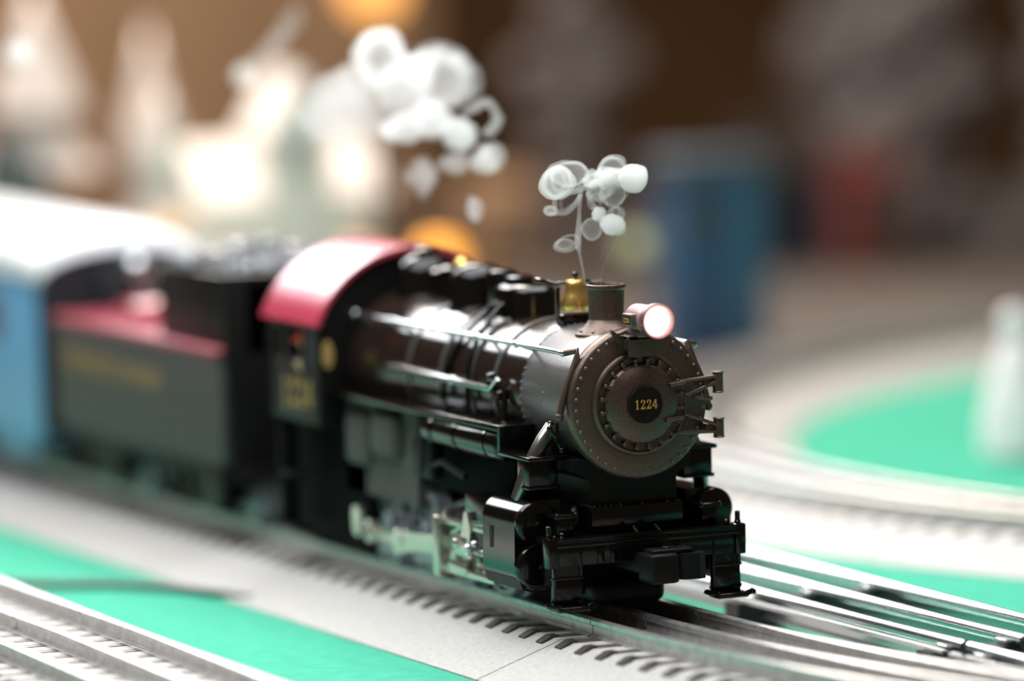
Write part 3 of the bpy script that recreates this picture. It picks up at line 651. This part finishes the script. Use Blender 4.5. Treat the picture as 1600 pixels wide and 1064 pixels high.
MB().box(-27, 27, 222, 381, 28.5, 33.4, .5).build('underframe', 'black_satin', td)
for yc in (255, 347):
    for s in (-1, 1):
        sf = MB(); sf.prism([(yc - 24, 22), (yc - 24, 27), (yc - 8, 31), (yc + 8, 31), (yc + 24, 27), (yc + 24, 22), (yc + 12, 18.5), (yc - 12, 18.5)], 'x', min(s * 22, s * 25.5), max(s * 22, s * 25.5))
        for y in (yc - 17, yc + 17): sf.box(min(s * 25.5, s * 27), max(s * 25.5, s * 27), y - 3.4, y + 3.4, 19.6, 27, .5)
        sf.build('truck_side', 'black_satin', td)
        for y in (yc - 17, yc + 17): MB().lathe((s * 16, y, 23.5), (s, 0, 0), [(-2.4, 0), (-2.4, 11.2), (-1.4, 11.0), (-1, 9.7), (2.4, 9.5), (2.4, 7.8), (1.5, 7), (1.5, 2.5), (2.6, 2.2), (2.6, 0)], 28).build('wheel', 'wheel_steel', td)
    MB().box(-14, 14, yc - 8, yc + 8, 20, 30, 1).build('truck_bolster', 'ornament_brown', td)
MB().box(-12, 12, 192, 228, 17.5, 30, .5).build('drawbar', 'shadow_black', td)
for s in (-1, 1): MB().box(min(s * 31, s * 25), max(s * 31, s * 25), 229, 240, 19, 20.4, .3).box(min(s * 31, s * 29.8), max(s * 31, s * 29.8), 229, 240, 19, 34, .2).build('tender_step', 'black_satin', td)

# ------------------------------------------------------------------ the blue coach
cc = thing('passenger_coach', (0, 520, 14), 'light blue coach with arched white roof coupled behind the tender', 'rail car')
MB().box(-31, 31, 391, 652, 26, 79, 1).build('body', 'coach_blue', cc)
def roofring(y, w, z0, zc, r=0.0, n=22):
    return [Vector((w * math.sin(-PI / 2 + PI * k / n), y, z0 + (zc - z0) * math.cos(-PI / 2 + PI * k / n) ** 0.8)) for k in range(n + 1)]
rf = MB(); rf.quads([roofring(388, 31.5, 79, 89.5), roofring(391, 32, 79, 92.5), roofring(400, 32.4, 79, 94.8), roofring(420, 32.4, 79, 96.5), roofring(640, 32.4, 79, 96.5), roofring(655, 31.5, 79, 90)], True)
rf.build('roof', 'roof_white', cc, smooth=60)
ew = MB(); ew.prism([(-30, 28)] + [(30, 28)] + [(30.6 * math.sin(PI / 2 - PI * k / 16), 78 + 10 * math.cos(PI / 2 - PI * k / 16)) for k in range(17)], 'y', 386.5, 391.2); ew.build('end_wall', 'dark_blue', cc)
MB().box(-10, 10, 382, 388, 26, 82, 1).build('vestibule', 'dark_blue', cc)
for k in range(7):
    y = 428 + k * 31
    for s in (-1, 1):
        MB().box(min(s * 30.6, s * 31.2), max(s * 30.6, s * 31.2), y, y + 20, 56, 71, .2).build('pane', 'barn_red' if k == 0 else 'window_dark', cc)
MB().box(-24, 24, 392, 650, 20, 26.5, 1).build('underframe', 'dark_blue', cc)
for yc in (432, 606):
    for s in (-1, 1):
        sf = MB(); sf.prism([(yc - 24, 20), (yc - 20, 27), (yc + 20, 27), (yc + 24, 20), (yc + 10, 17), (yc - 10, 17)], 'x', min(s * 22, s * 25.5), max(s * 22, s * 25.5)); sf.build('truck_side', 'coach_blue', cc)
        for y in (yc - 16, yc + 16): MB().lathe((s * 16, y, 23), (s, 0, 0), [(-2.4, 0), (-2.4, 10.6), (-1.4, 10.4), (-1, 9.2), (2.4, 9), (2.4, 7.4), (1.5, 6.6), (1.5, 2.5), (2.6, 2.2), (2.6, 0)], 24).build('wheel', 'wheel_steel', cc)
MB().box(-3, 3, 376, 392, 24, 30, .6).build('coupler', 'black_satin', cc)

# ------------------------------------------------------------------ smoke
def smoke_mat(name, dens, col=(0.985, 0.99, 1.0)):
    m = bpy.data.materials.new(name); m.use_nodes = True; nt = m.node_tree; nt.nodes.clear()
    out = nt.nodes.new('ShaderNodeOutputMaterial'); v = nt.nodes.new('ShaderNodeVolumeScatter')
    v.inputs['Color'].default_value = (*col, 1); v.inputs['Density'].default_value = dens; v.inputs['Anisotropy'].default_value = 0.0
    nt.links.new(v.outputs[0], out.inputs['Volume']); MATS[name] = m
    return m
smoke_mat('smoke_thin', 85); smoke_mat('smoke_mid', 175); smoke_mat('smoke_dense', 360); smoke_mat('smoke_wisp', 500); smoke_mat('smoke_haze', 40)
def puff(c, r, m, parent, hollow=0.0, amp=0.22, fr=0.22, sx=1, sy=1, sz=1, sub=4, seed=0):
    mb = MB(); sv = Vector((seed * 13.7, seed * 7.1, seed * 3.3))
    def add(rad, flip):
        q = bmesh.ops.create_icosphere(mb.bm, subdivisions=sub, radius=1.0)
        for v in q['verts']:
            d = v.co.normalized(); p = Vector((d.x * sx, d.y * sy, d.z * sz)) * rad
            n = noise.fractal(p * fr + sv, 1.0, 2.0, 3) * amp + abs(noise.noise(p * fr * 1.7 + sv)) * amp * .6
            v.co = Vector(c) + p * (1 + n)
    add(r, False)
    inner_start = len(mb.bm.faces)
    if hollow > 0: add(r * hollow, True)
    bm = mb.bm; bm.faces.ensure_lookup_table()
    base = Vector(parent['base_mm'])
    for v in bm.verts: v.co = (v.co - base) * S
    if hollow > 0:
        bmesh.ops.reverse_faces(bm, faces=bm.faces[inner_start:])
    me = bpy.data.meshes.new('smoke_puff'); bm.to_mesh(me); bm.free(); me.materials.append(MATS[m])
    for p in me.polygons: p.use_smooth = True
    o = bpy.data.objects.new('smoke_puff', me); COL.objects.link(o); o.parent = parent
    return o
def spline(pts, n=40, closed=False):
    P = [Vector(p) for p in pts]; out = []; k = len(P)
    segs = k if closed else k - 1
    for i in range(segs):
        p0 = P[(i - 1) % k] if closed or i > 0 else P[0]; p1 = P[i]; p2 = P[(i + 1) % k]; p3 = P[(i + 2) % k] if closed or i + 2 < k else P[-1]
        m = max(2, n // segs)
        for j in range(m):
            t = j / m
            out.append(0.5 * ((2 * p1) + (p2 - p0) * t + (2 * p0 - 5 * p1 + 4 * p2 - p3) * t * t + (3 * p1 - p0 - 3 * p2 + p3) * t ** 3))
    if not closed: out.append(P[-1])
    return out
def wisp(pts, r, m, parent, closed=False, n=48, wob=0.0):
    sp = spline(pts, n, closed)
    sp = [p + Vector((noise.noise(p * .35), noise.noise(p * .35 + Vector((9, 1, 4))), noise.noise(p * .35 + Vector((3, 7, 2))))) * wob for p in sp]
    if isinstance(r, (list, tuple)):
        k = len(r) - 1; rl = []
        for i in range(len(sp)):
            t = i / (len(sp) - 1) * k; a = min(int(t), k - 1); rl.append(r[a] + (r[a + 1] - r[a]) * (t - a))
    else: rl = r
    mb = MB(); mb.tube(sp, rl, 10, closed)
    return mb.build('smoke_wisp', m, parent, smooth=80)
def ringpts(c, r, tilt=(0, 0), n=10, sx=1, sz=1):
    E = Matrix.Rotation(tilt[0], 3, 'X') @ Matrix.Rotation(tilt[1], 3, 'Z'); out = []
    for k in range(n):
        a = 2 * PI * k / n; out.append(Vector(c) + E @ Vector((r * sx * math.cos(a), 0, r * sz * math.sin(a))))
    return out
s1 = thing('smoke_plume', (0, 19.6, 102), 'white curling smoke rising sharply just above the smokestack', 'smoke')
# left roll
puff((-13.6, 20, 130.2), 4.9, 'smoke_mid', s1, hollow=.72, amp=.14, fr=.15, sx=1.0, sy=.8, seed=1)
wisp(ringpts((-14.0, 18.5, 130.5), 2.5, (0, .3)), .65, 'smoke_mid', s1, True, wob=.5)
wisp(ringpts((-13.9, 19, 130.4), 4.2, (.1, .3), sx=1.05), .6, 'smoke_mid', s1, True, wob=.6)
puff((-9.0, 22, 132.2), 4.4, 'smoke_thin', s1, hollow=.8, amp=.16, fr=.15, sx=1.25, sz=.8, seed=2)
wisp([(-17.5, 20, 132), (-15.3, 20, 134.5), (-10.1, 21, 135.7), (-6.2, 21, 134.8), (-3.8, 20, 132.6)], [.3, .6, .7, .6, .4], 'smoke_mid', s1, wob=.4)
wisp([(-14.2, 19, 126.6), (-10, 19.5, 127.4), (-6.3, 20, 128.3), (-2, 20, 128.6)], [.8, .9, 1.0, .8], 'smoke_mid', s1, wob=.5)
# left low roll and verticals
wisp([(-14.1, 20, 126.8), (-14.5, 20, 124.8), (-14.4, 20, 123.0)], [.5, .9, .7], 'smoke_mid', s1)
wisp([(-11.5, 21, 126.6), (-12.2, 21, 124.6), (-12.0, 21, 123.0)], [.4, .6, .5], 'smoke_thin', s1)
puff((-15.9, 20, 122.7), 1.9, 'smoke_mid', s1, amp=.2, fr=.4, sx=1.15, sz=.8, seed=3, hollow=.5)
wisp([(-16.5, 20, 122.0), (-13.6, 20, 121.7), (-10, 20, 122.4), (-7.6, 20, 125.2), (-6.2, 20, 127.6)], [.5, .7, .75, .8, .6], 'smoke_mid', s1, wob=.3)
wisp([(-14.0, 19.5, 122.6), (-11.4, 19.5, 122.9), (-9, 19.5, 124.4), (-7.0, 19.5, 127)], [.4, .5, .5, .5], 'smoke_mid', s1, wob=.3)
# right ball and arch
puff((9.2, 20, 130.1), 4.1, 'smoke_dense', s1, amp=.14, fr=.2, sy=.9, seed=4)
puff((5.0, 20.5, 130.8), 3.2, 'smoke_thin', s1, hollow=.55, amp=.35, fr=.25, sx=1.3, sz=.8, seed=5)
puff((3.4, 21, 132.6), 4.1, 'smoke_thin', s1, hollow=.78, amp=.12, fr=.15, sz=.95, seed=6)
wisp([(-.9, 20, 133.0), (.6, 20, 135.6), (3.4, 20, 136.4), (6.2, 20, 135.5), (7.4, 20, 132.9)], [.4, .7, .8, .7, .4], 'smoke_mid', s1, wob=.3)
# centre tangle
puff((-1.4, 20, 130.6), 3.0, 'smoke_mid', s1, amp=.45, hollow=.5, fr=.3, sx=1.5, sz=.75, seed=7)
puff((1.6, 20, 131.4), 3.0, 'smoke_thin', s1, amp=.45, hollow=.5, fr=.3, sx=1.4, sz=.7, seed=8)
puff((-.8, 20, 127.6), 3.4, 'smoke_thin', s1, hollow=.6, amp=.3, fr=.25, sx=1.1, seed=9)
puff((3.2, 20, 126.6), 3.8, 'smoke_thin', s1, hollow=.82, amp=.18, fr=.2, seed=10)
wisp([(-2.4, 19, 132.2), (-.6, 19, 133.6), (2, 19, 133), (4.4, 19, 132.2), (6.4, 19, 132.8)], [.4, .6, .7, .6, .4], 'smoke_dense', s1, wob=.5)
wisp([(-4.8, 19, 128.6), (-2, 19, 130), (.2, 19, 128.6), (2.6, 19, 129.4), (5.4, 19, 128.4)], [.4, .8, .9, .8, .5], 'smoke_dense', s1, wob=.6)
wisp([(7.6, 20, 126.4), (5.8, 20, 124.2), (4.2, 20, 122.4)], [.4, .5, .5], 'smoke_mid', s1, wob=.2)
wisp([(-.4, 20, 127.3), (.4, 20, 125), (1.5, 20, 123.2)], [.5, .6, .5], 'smoke_mid', s1, wob=.2)
wisp([(-4.8, 20, 127), (-3.0, 20, 124), (-1.6, 20, 121), (.4, 20, 120)], [.6, .8, 1.0, .8], 'smoke_mid', s1, wob=.5)
wisp(ringpts((-2.6, 20, 124.4), 2.1, (.2, .2)), .4, 'smoke_mid', s1, True, wob=.5)
puff((-1.4, 20, 121.0), 1.9, 'smoke_dense', s1, amp=.3, fr=.4, seed=11)
# lower right ball, lower puff
puff((2.7, 20, 117.9), 3.3, 'smoke_dense', s1, amp=.16, fr=.28, sz=.92, seed=12)
puff((4.9, 20, 116.6), 1.7, 'smoke_mid', s1, amp=.22, fr=.4, seed=13)
puff((4.2, 20.5, 120.4), 2.4, 'smoke_thin', s1, hollow=.75, amp=.2, fr=.3, seed=14)
wisp(ringpts((3.6, 19.6, 121.4), 1.3, (0, .2)), .42, 'smoke_mid', s1, True, wob=.2)
puff((-3.2, 20.5, 117.2), 3.3, 'smoke_thin', s1, hollow=.8, amp=.14, fr=.2, sx=.85, seed=15)
# streams
wisp([(-6.0, 20, 102.2), (-6.5, 20, 106), (-7.4, 20, 110.6), (-7.9, 20, 113.4), (-7.5, 20, 117.4), (-7.2, 20, 122), (-6.8, 20, 126.6)], [.35, .4, .5, 1.15, .95, .6, .8], 'smoke_mid', s1)
wisp([(-8, 20, 112.4), (-11.8, 20, 111.5), (-14.6, 20, 112.8), (-12.6, 20, 115.0), (-9.0, 20, 115.6), (-7.6, 20, 114.4)], [.5, .6, .7, .5, .45, .4], 'smoke_mid', s1, wob=.2)
puff((-11.6, 20.4, 113.4), 2.2, 'smoke_thin', s1, hollow=.7, amp=.1, sx=1.35, sz=.75, seed=16)
wisp([(-1.2, 20, 101.0), (-1.0, 20, 105), (.6, 20, 108.2), (2.6, 20, 111.6), (4.6, 20, 115.2)], [.18, .16, .16, .18, .25], 'smoke_mid', s1)
wisp([(-2.8, 20, 101.0), (-2.3, 20, 105.6), (-.9, 20, 109.2), (0.2, 20, 113)], [.12, .14, .14, .12], 'smoke_thin', s1)

smoke_mat('smoke_soft', 150); smoke_mat('smoke_faint', 75)
s2 = thing('smoke_plume', (8, 150, 112), 'soft white smoke cloud drifting higher, behind and above the cab', 'smoke')
wisp(ringpts((15.2, 125, 130.5), 3.2, (0, .2)), 1.2, 'smoke_soft', s2, True, wob=.5)
puff((13.2, 126, 129.8), 4.0, 'smoke_soft', s2, amp=.25, seed=21)
wisp([(18.0, 130, 144.6), (19.0, 130, 141), (17, 130, 137.8), (14.2, 130, 137.6)], [1.1, 1.7, 1.7, 1.0], 'smoke_soft', s2, wob=.4)
wisp([(18.0, 130, 144.6), (15.8, 130, 146.2), (12.4, 130, 144.6), (9, 132, 143)], [1.2, 1.4, 1.4, 1.0], 'smoke_soft', s2, wob=.4)
puff((8.9, 125, 115.6), 2.6, 'smoke_soft', s2, amp=.1, sx=.9, sz=1.5, hollow=.6, seed=22)
wisp([(7.4, 125, 119.6), (8.4, 125, 115), (9.0, 125, 111.6)], [.8, 1.3, .7], 'smoke_soft', s2)
puff((12.0, 142, 136.0), 5.0, 'smoke_soft', s2, amp=.35, fr=.15, seed=23)
puff((6.4, 150, 140.5), 6.2, 'smoke_soft', s2, amp=.35, fr=.14, seed=24)
puff((-1.0, 152, 138.4), 5.0, 'smoke_soft', s2, amp=.3, fr=.15, sx=1.3, seed=25)
puff((-6.6, 150, 137.4), 2.4, 'smoke_soft', s2, amp=.3, fr=.25, seed=26)
puff((2.4, 160, 150.0), 8.0, 'smoke_faint', s2, amp=.3, fr=.10, seed=27)
puff((-2.6, 165, 159.0), 8.2, 'smoke_faint', s2, hollow=.6, amp=.25, fr=.10, seed=28)
wisp(ringpts((-2.8, 163, 158.5), 7.6, (0, .3), sx=.95), 2.2, 'smoke_soft', s2, True, wob=1.5)
puff((17.0, 165, 151.0), 8.4, 'smoke_faint', s2, hollow=.62, amp=.22, fr=.10, seed=29)
wisp([(9, 165, 160), (17, 165, 160.5), (24.6, 165, 156), (28.4, 165, 149.5), (26, 165, 143)], [1.5, 2.4, 2.6, 2.2, 1.2], 'smoke_faint', s2, wob=1.0)
puff((10, 165, 154), 5.5, 'smoke_soft', s2, amp=.35, fr=.14, seed=30)
puff((3.5, 150, 124.5), 4.2, 'smoke_faint', s2, amp=.3, sz=1.3, seed=31)
wisp([(8, 150, 127), (5.5, 150, 122.6), (3.2, 150, 117.6), (5.6, 150, 119.0)], [1.2, 1.4, 1.2, .6], 'smoke_faint', s2, wob=.5)
puff((12, 145, 128), 4.0, 'smoke_faint', s2, amp=.3, sx=1.4, sz=.8, seed=32)
puff((-55.7, 330, 157.0), 4.6, 'smoke_soft', s2, amp=.3, fr=.2, seed=41)
puff((20.3, 330, 146.4), 3.6, 'smoke_soft', s2, amp=.3, fr=.2, seed=42)
wisp([(20, 330, 147), (27, 330, 152), (34, 330, 159), (40, 330, 166)], [1.5, 2.2, 2.6, 2.5], 'smoke_faint', s2, wob=2)
puff((-5, 185, 143), 12, 'smoke_haze', s2, amp=.3, fr=.08, seed=33)

# ------------------------------------------------------------------ village at the back left
def house(base, w, d, h, rh, label, wall='ceramic', roof='snow', tower=False, cat='model house', pane='window_warm'):
    x, y, z = base; t = thing('village_house', base, label, cat)
    MB().box(x - w / 2, x + w / 2, y - d / 2, y + d / 2, z, z + h, .6).build('walls', wall, t)
    MB().prism([(y - d / 2 - 3, z + h - 1), (y, z + h + rh), (y + d / 2 + 3, z + h - 1)], 'x', x - w / 2 - 3, x + w / 2 + 3).build('roof', roof, t)
    n = max(2, int(w / 20))
    for k in range(n):
        wx = x - w / 2 + w * (k + .5) / n
        MB().box(wx - 3.5, wx + 3.5, y - d / 2 - .8, y - d / 2 + .4, z + h * .3, z + h * .75, .2).build('window', pane, t)
    if tower:
        MB().box(x - 13, x + 13, y - d / 2 - 6, y - d / 2 + 20, z, z + h + 26, .6).build('tower', wall, t)
        MB().prism([(x - 15, z + h + 24), (x, z + h + 50), (x + 15, z + h + 24)], 'y', y - d / 2 - 9, y - d / 2 + 23).build('tower_roof', roof, t)
        MB().box(x - 2.6, x + 2.6, y - d / 2 - 7, y - d / 2 - 5.5, z + h + 8, z + h + 24, .3).build('tower_window', 'window_dark', t)
        MB().box(x - 4.5, x + 4.5, y - d / 2 - 7, y - d / 2 - 5.5, z, z + 18, .3).build('door', 'bench_wood', t)
    return t
house((190, 724, 0), 76, 44, 78, 22, 'white ceramic village house with steep gabled tower and dark slit window', tower=True)
def cone_tree(name, base, tiers, label, m='pine_snow', cat='model tree'):
    x, y, z = base; t = thing(name, base, label, cat, 'snowy model trees')
    MB().cyl((x, y, z), (x, y, z + tiers[0][0] + 4), 5, 14, .5).build('trunk', 'trunk', t)
    f = MB()
    for (z0, z1, r) in tiers:
        pr = [(z0, 0), (z0 - 1, r * .85), (z0 + 2, r), (z0 + (z1 - z0) * .35, r * .66), (z0 + (z1 - z0) * .7, r * .3), (z1, 0)]
        f.lathe((x, y, z), 'z', pr, 26)
    for v in f.bm.verts:
        q = Vector((v.co.x - x, v.co.y - y, 0)); v.co += q * (.22 * noise.noise(v.co * .13))
    f.build('foliage', m, t, smooth=60)
    return t
cone_tree('snowy_tree', (134, 700, 0), [(8, 70, 26), (50, 102, 20), (88, 124, 11)], 'cream coloured snowy tree left of the white house', 'ceramic')
cone_tree('snowy_tree', (104, 760, 0), [(88, 128, 23), (112, 162, 20)], 'tall pinkish snow-laden tree on a bare trunk above the coach roof')
cone_tree('snowy_tree', (98, 850, 0), [(36, 90, 24), (72, 150, 18)], 'slim grey snowy tree behind the tall pinkish one')
cone_tree('snowy_tree', (190, 860, 0), [(40, 90, 20), (80, 142, 15)], 'pale snowy tree half hidden behind the white house')
cone_tree('snowy_tree', (245, 790, 0), [(14, 52, 18), (40, 84, 12)], 'low cream tree right of the white house', 'ceramic')
def lantern(x, y, zc, r, label, m):
    t = thing('lantern', (x, y, 0), label, 'lantern')
    MB().lathe((x, y, 0), 'z', [(0, 0), (0, 7), (3, 6), (6, 1.8), (zc - r * .9, 1.6), (zc - r * .9, 0)], 16).build('post', 'window_dark', t)
    MB().ball((x, y, zc), r, 22).build('shade', m, t)
    MB().lathe((x, y, zc + r * .95), 'z', [(0, 0), (0, r * .3), (r * .2, r * .25), (r * .4, 0)], 12).build('cap', 'window_dark', t)
lantern(246, 690, 50, 10, 'round orange glowing lantern behind the locomotive domes', 'orange_glow')
lantern(222, 692, 160, 15, 'tall orange lantern on a post above the drifting smoke', 'orange_dim')
lantern(123, 668, 70, 6, 'small amber lantern in front of the cream tree', 'amber_dim')
t = thing('dark_boulder', (66, 690, 0), 'dark grey rock mass at far left above the coach roof', 'rock')
rk = MB(); bmesh.ops.create_icosphere(rk.bm, subdivisions=3, radius=1)
for v in rk.bm.verts: v.co = Vector((66, 690, 50)) + Vector((v.co.x * 22, v.co.y * 18, v.co.z * 56)) * (1 + .3 * noise.noise(v.co * 2))
for v in rk.bm.verts: v.co.z = max(v.co.z, 0)
rk.build('stone', 'wire_grey', t)
# warm wooden panel behind the village
pn = thing('backdrop_board', (230, 1440, 0), 'warm tan wooden board standing behind the village', 'board')
for k in range(9):
    x0 = -190 + k * 85
    MB().box(x0, x0 + 84, 1436, 1448, 0, 330, 1.2).build('plank', 'bench_wood', pn)
MB().box(-190, 575, 1448, 1462, 40, 62, 1).build('batten', 'bench_wood', pn)
for x in (-120, 190, 500): MB().prism([(1448, 0), (1448, 120), (1476, 0)], 'x', x, x + 12).build('brace', 'bench_wood', pn)

# ------------------------------------------------------------------ things at the back right
t = thing('signal_tower', (388, 742, 0), 'narrow blue signal tower with grey top and dark window', 'model building')
MB().box(372, 412, 730, 752, 0, 74, .8).build('walls', 'tower_blue', t)
MB().box(369, 415, 727, 755, 74, 84, 1).build('roof', 'tower_grey', t)
MB().box(374, 394, 728.8, 730.4, 52, 62, .3).build('window', 'olive_dark', t)
MB().box(396, 411.6, 728.0, 730.4, 2, 73, .6).build('pilaster', 'tower_light', t)
MB().box(375, 392, 728.6, 730.4, 4, 44, .5).build('door', 'tower_blue', t)
t = thing('signal_lamp', (333, 690, 0), 'olive yellow signal disc on a post before the blue tower', 'signal')
MB().lathe((333, 690, 0), 'z', [(0, 0), (0, 5), (2, 4.4), (4, 1.4), (48, 1.2), (48, 0)], 14).build('post', 'window_dark', t)
MB().lathe((333, 690, 52), (-.43, -.9, 0), [(-2, 0), (-2, 5), (0, 5.4), (.6, 4.8), (.8, 0)], 26).build('disc', 'olive_lamp', t)
house((614, 1110, 0), 40, 34, 46, 26, 'dark navy model shed behind the blue tower', 'navy', 'window_dark', False, 'model shed', 'window_dark')
house((634, 1060, 0), 22, 20, 46, 12, 'dull red barn beside the navy shed', 'barn_red', 'barn_red', False, 'model barn', 'window_dark')
house((474, 1140, 0), 28, 24, 38, 12, 'small tan model shed behind the smokestack', 'bench_wood', 'bench_wood', False, 'model shed', 'window_dark')
def grey_tree(base, blobs, label):
    x, y, z = base; t = thing('lichen_tree', base, label, 'model tree', 'grey lichen trees')
    top = max(b[2] for b in blobs)
    MB().tube([(x, y, 0), (x + 2, y, top * .5), (x, y, top)], [4, 3, 1.5], 10).build('trunk', 'trunk', t)
    f = MB()
    for (dx, dy, dz, r) in blobs:
        q = bmesh.ops.create_icosphere(f.bm, subdivisions=4, radius=1)
        for v in q['verts']:
            d = v.co.copy(); v.co = Vector((x + dx, y + dy, dz)) + d * r * (1 + .40 * noise.noise(d * 2.6 + Vector((x, dz, r))) + .16 * noise.noise(d * 7 + Vector((r, x, dz))))
    f.build('foliage', 'lichen', t, smooth=180)
    return t
grey_tree((693, 1105, 0), [(0, 0, 30, 22), (-14, 6, 62, 24), (14, 0, 84, 24), (-8, 8, 112, 22), (12, 4, 128, 16)], 'tall grey lichen tree right of the red barn')
grey_tree((752, 1060, 0), [(0, 0, 22, 20), (8, 0, 56, 22), (-2, -6, 92, 20), (6, 0, 122, 18)], 'tall grey lichen tree at the right frame edge')
grey_tree((716, 1230, 0), [(0, 0, 44, 26), (0, 0, 90, 26), (5, 0, 130, 22)], 'grey lichen tree behind the two at the right')
grey_tree((540, 1180, 0), [(0, 0, 50, 16), (-8, 0, 76, 18), (10, 0, 98, 18), (-2, 0, 122, 16)], 'slender grey lichen tree above the blue tower')
grey_tree((497, 1110, 0), [(0, 0, 40, 9), (-3, 0, 62, 11), (-10, 0, 84, 9), (-15, 0, 100, 10)], 'small grey lichen tree behind the smokestack')
t = thing('white_figurine', (315, 350, 0), 'white standing figurine on the felt at the right frame edge', 'figurine')
MB().lathe((315, 350, 0), 'z', [(0, 0), (0, 9), (1.5, 12.5), (12, 13), (22, 11.0), (32, 7.8), (38, 6.6), (41, 3.6), (42.5, 3.2)], 30).build('body', 'figure_white', t)
MB().ball((315, 350, 47), 5.6, 18).build('head', 'figure_white', t)
